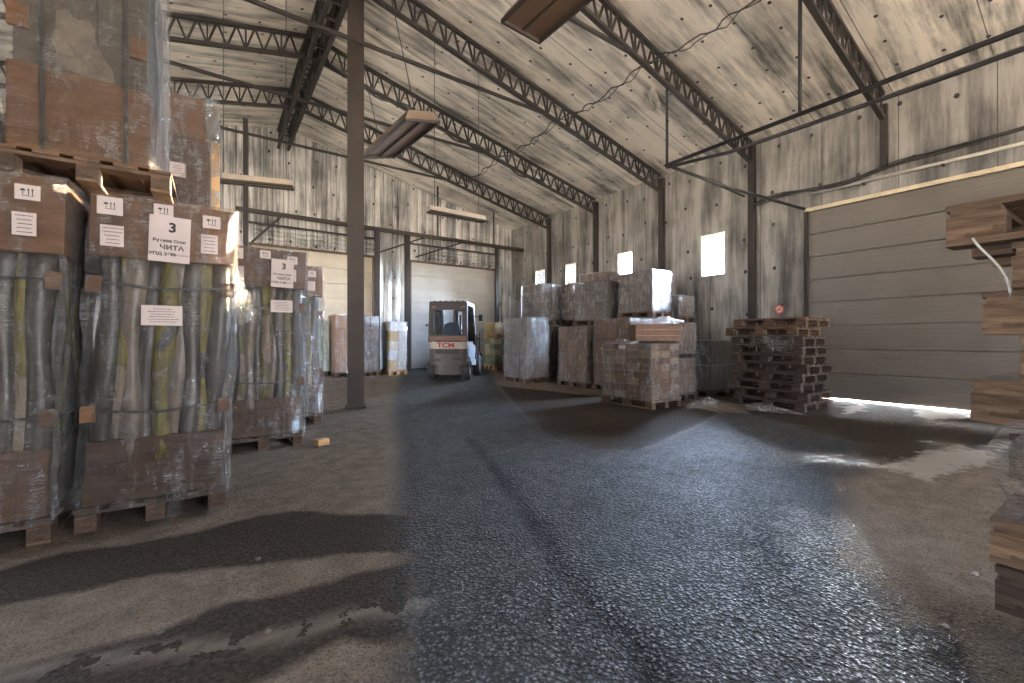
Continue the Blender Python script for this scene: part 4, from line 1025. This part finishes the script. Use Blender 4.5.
# ------------------------------------------------------------------ light
w = bpy.data.worlds.new('world'); sc.world = w; w.use_nodes = True
nt = w.node_tree; nt.nodes.clear(); out = nt.nodes.new('ShaderNodeOutputWorld'); bg = nt.nodes.new('ShaderNodeBackground')
tc = nt.nodes.new('ShaderNodeTexCoord'); sp = nt.nodes.new('ShaderNodeSeparateXYZ'); rp = nt.nodes.new('ShaderNodeValToRGB')
nt.links.new(tc.outputs['Generated'], sp.inputs[0]); nt.links.new(sp.outputs[2], rp.inputs[0])
rp.color_ramp.elements[0].color = (.93, .96, 1, 1); rp.color_ramp.elements[1].color = (.66, .76, .95, 1); rp.color_ramp.elements[1].position = .35
el0 = math.radians(16)
dp = nt.nodes.new('ShaderNodeVectorMath'); dp.operation = 'DOT_PRODUCT'; dp.inputs[1].default_value = (math.cos(el0) * .966, math.cos(el0) * .259, math.sin(el0)); nt.links.new(tc.outputs['Generated'], dp.inputs[0])
gr = nt.nodes.new('ShaderNodeMapRange'); gr.interpolation_type = 'SMOOTHSTEP'; gr.inputs[1].default_value = .5; gr.inputs[2].default_value = 1.0; gr.inputs[3].default_value = 3.5; gr.inputs[4].default_value = 135; nt.links.new(dp.outputs['Value'], gr.inputs[0]); nt.links.new(gr.outputs[0], bg.inputs[1])
nt.links.new(rp.outputs[0], bg.inputs[0]); nt.links.new(bg.outputs[0], out.inputs[0])
su = bpy.data.lights.new('sun', 'SUN'); su.energy = 26; su.color = (1, .72, .42); su.angle = math.radians(.6)
so = bpy.data.objects.new('sun', su); C.objects.link(so)
el = math.radians(7.5); dv = Vector((-1.36, -.273, 0)).normalized() * math.cos(el); dv.z = -math.sin(el)
so.rotation_euler = dv.to_track_quat('-Z', 'Y').to_euler()
def portal(name, loc, rot, sx, sy):
    l = bpy.data.lights.new(name, 'AREA'); l.shape = 'RECTANGLE'; l.size = sx; l.size_y = sy; l.cycles.is_portal = True
    o = bpy.data.objects.new(name, l); C.objects.link(o); o.location = loc; o.rotation_euler = rot
for i, (a, b_) in enumerate(wins):
    portal('window_portal', (WX + TH + .02, (a + b_) / 2 * H, 2.74 * H), (0, PI / 2, 0), .88 * H, (b_ - a) * H)
portal('unseen_opening_portal', (3.75 * H, BY - .05, 1.7 * H), (PI / 2, 0, 0), 6.5 * H, 3.4 * H)
portal('unseen_opening_portal', (LX - TH - .05, 7.0 * H, 1.7 * H), (0, -PI / 2, 0), 3.4 * H, 6 * H)  # samples the sky through the added left opening

# ------------------------------------------------------------------ camera
cam = bpy.data.cameras.new('camera'); co = bpy.data.objects.new('camera', cam); C.objects.link(co)
cam.sensor_width = 36; cam.lens = 36 * F_PX / 1024; cam.clip_start = .05; cam.shift_y = -(341.5 - CY) / 1024
co.location = (0, 0, H); co.rotation_euler = (PI / 2, 0, -YAW); sc.camera = co
sc.view_settings.view_transform = 'Standard'; sc.view_settings.look = 'None'; sc.view_settings.gamma = 1; sc.view_settings.use_curve_mapping = False
sc.view_settings.exposure = 2.1
sc.cycles.max_bounces = 8; sc.cycles.diffuse_bounces = 5; sc.cycles.glossy_bounces = 4; sc.cycles.transparent_max_bounces = 16
sc.cycles.sample_clamp_indirect = 6; sc.cycles.caustics_reflective = False; sc.cycles.caustics_refractive = False
sc.cycles.use_denoising = True
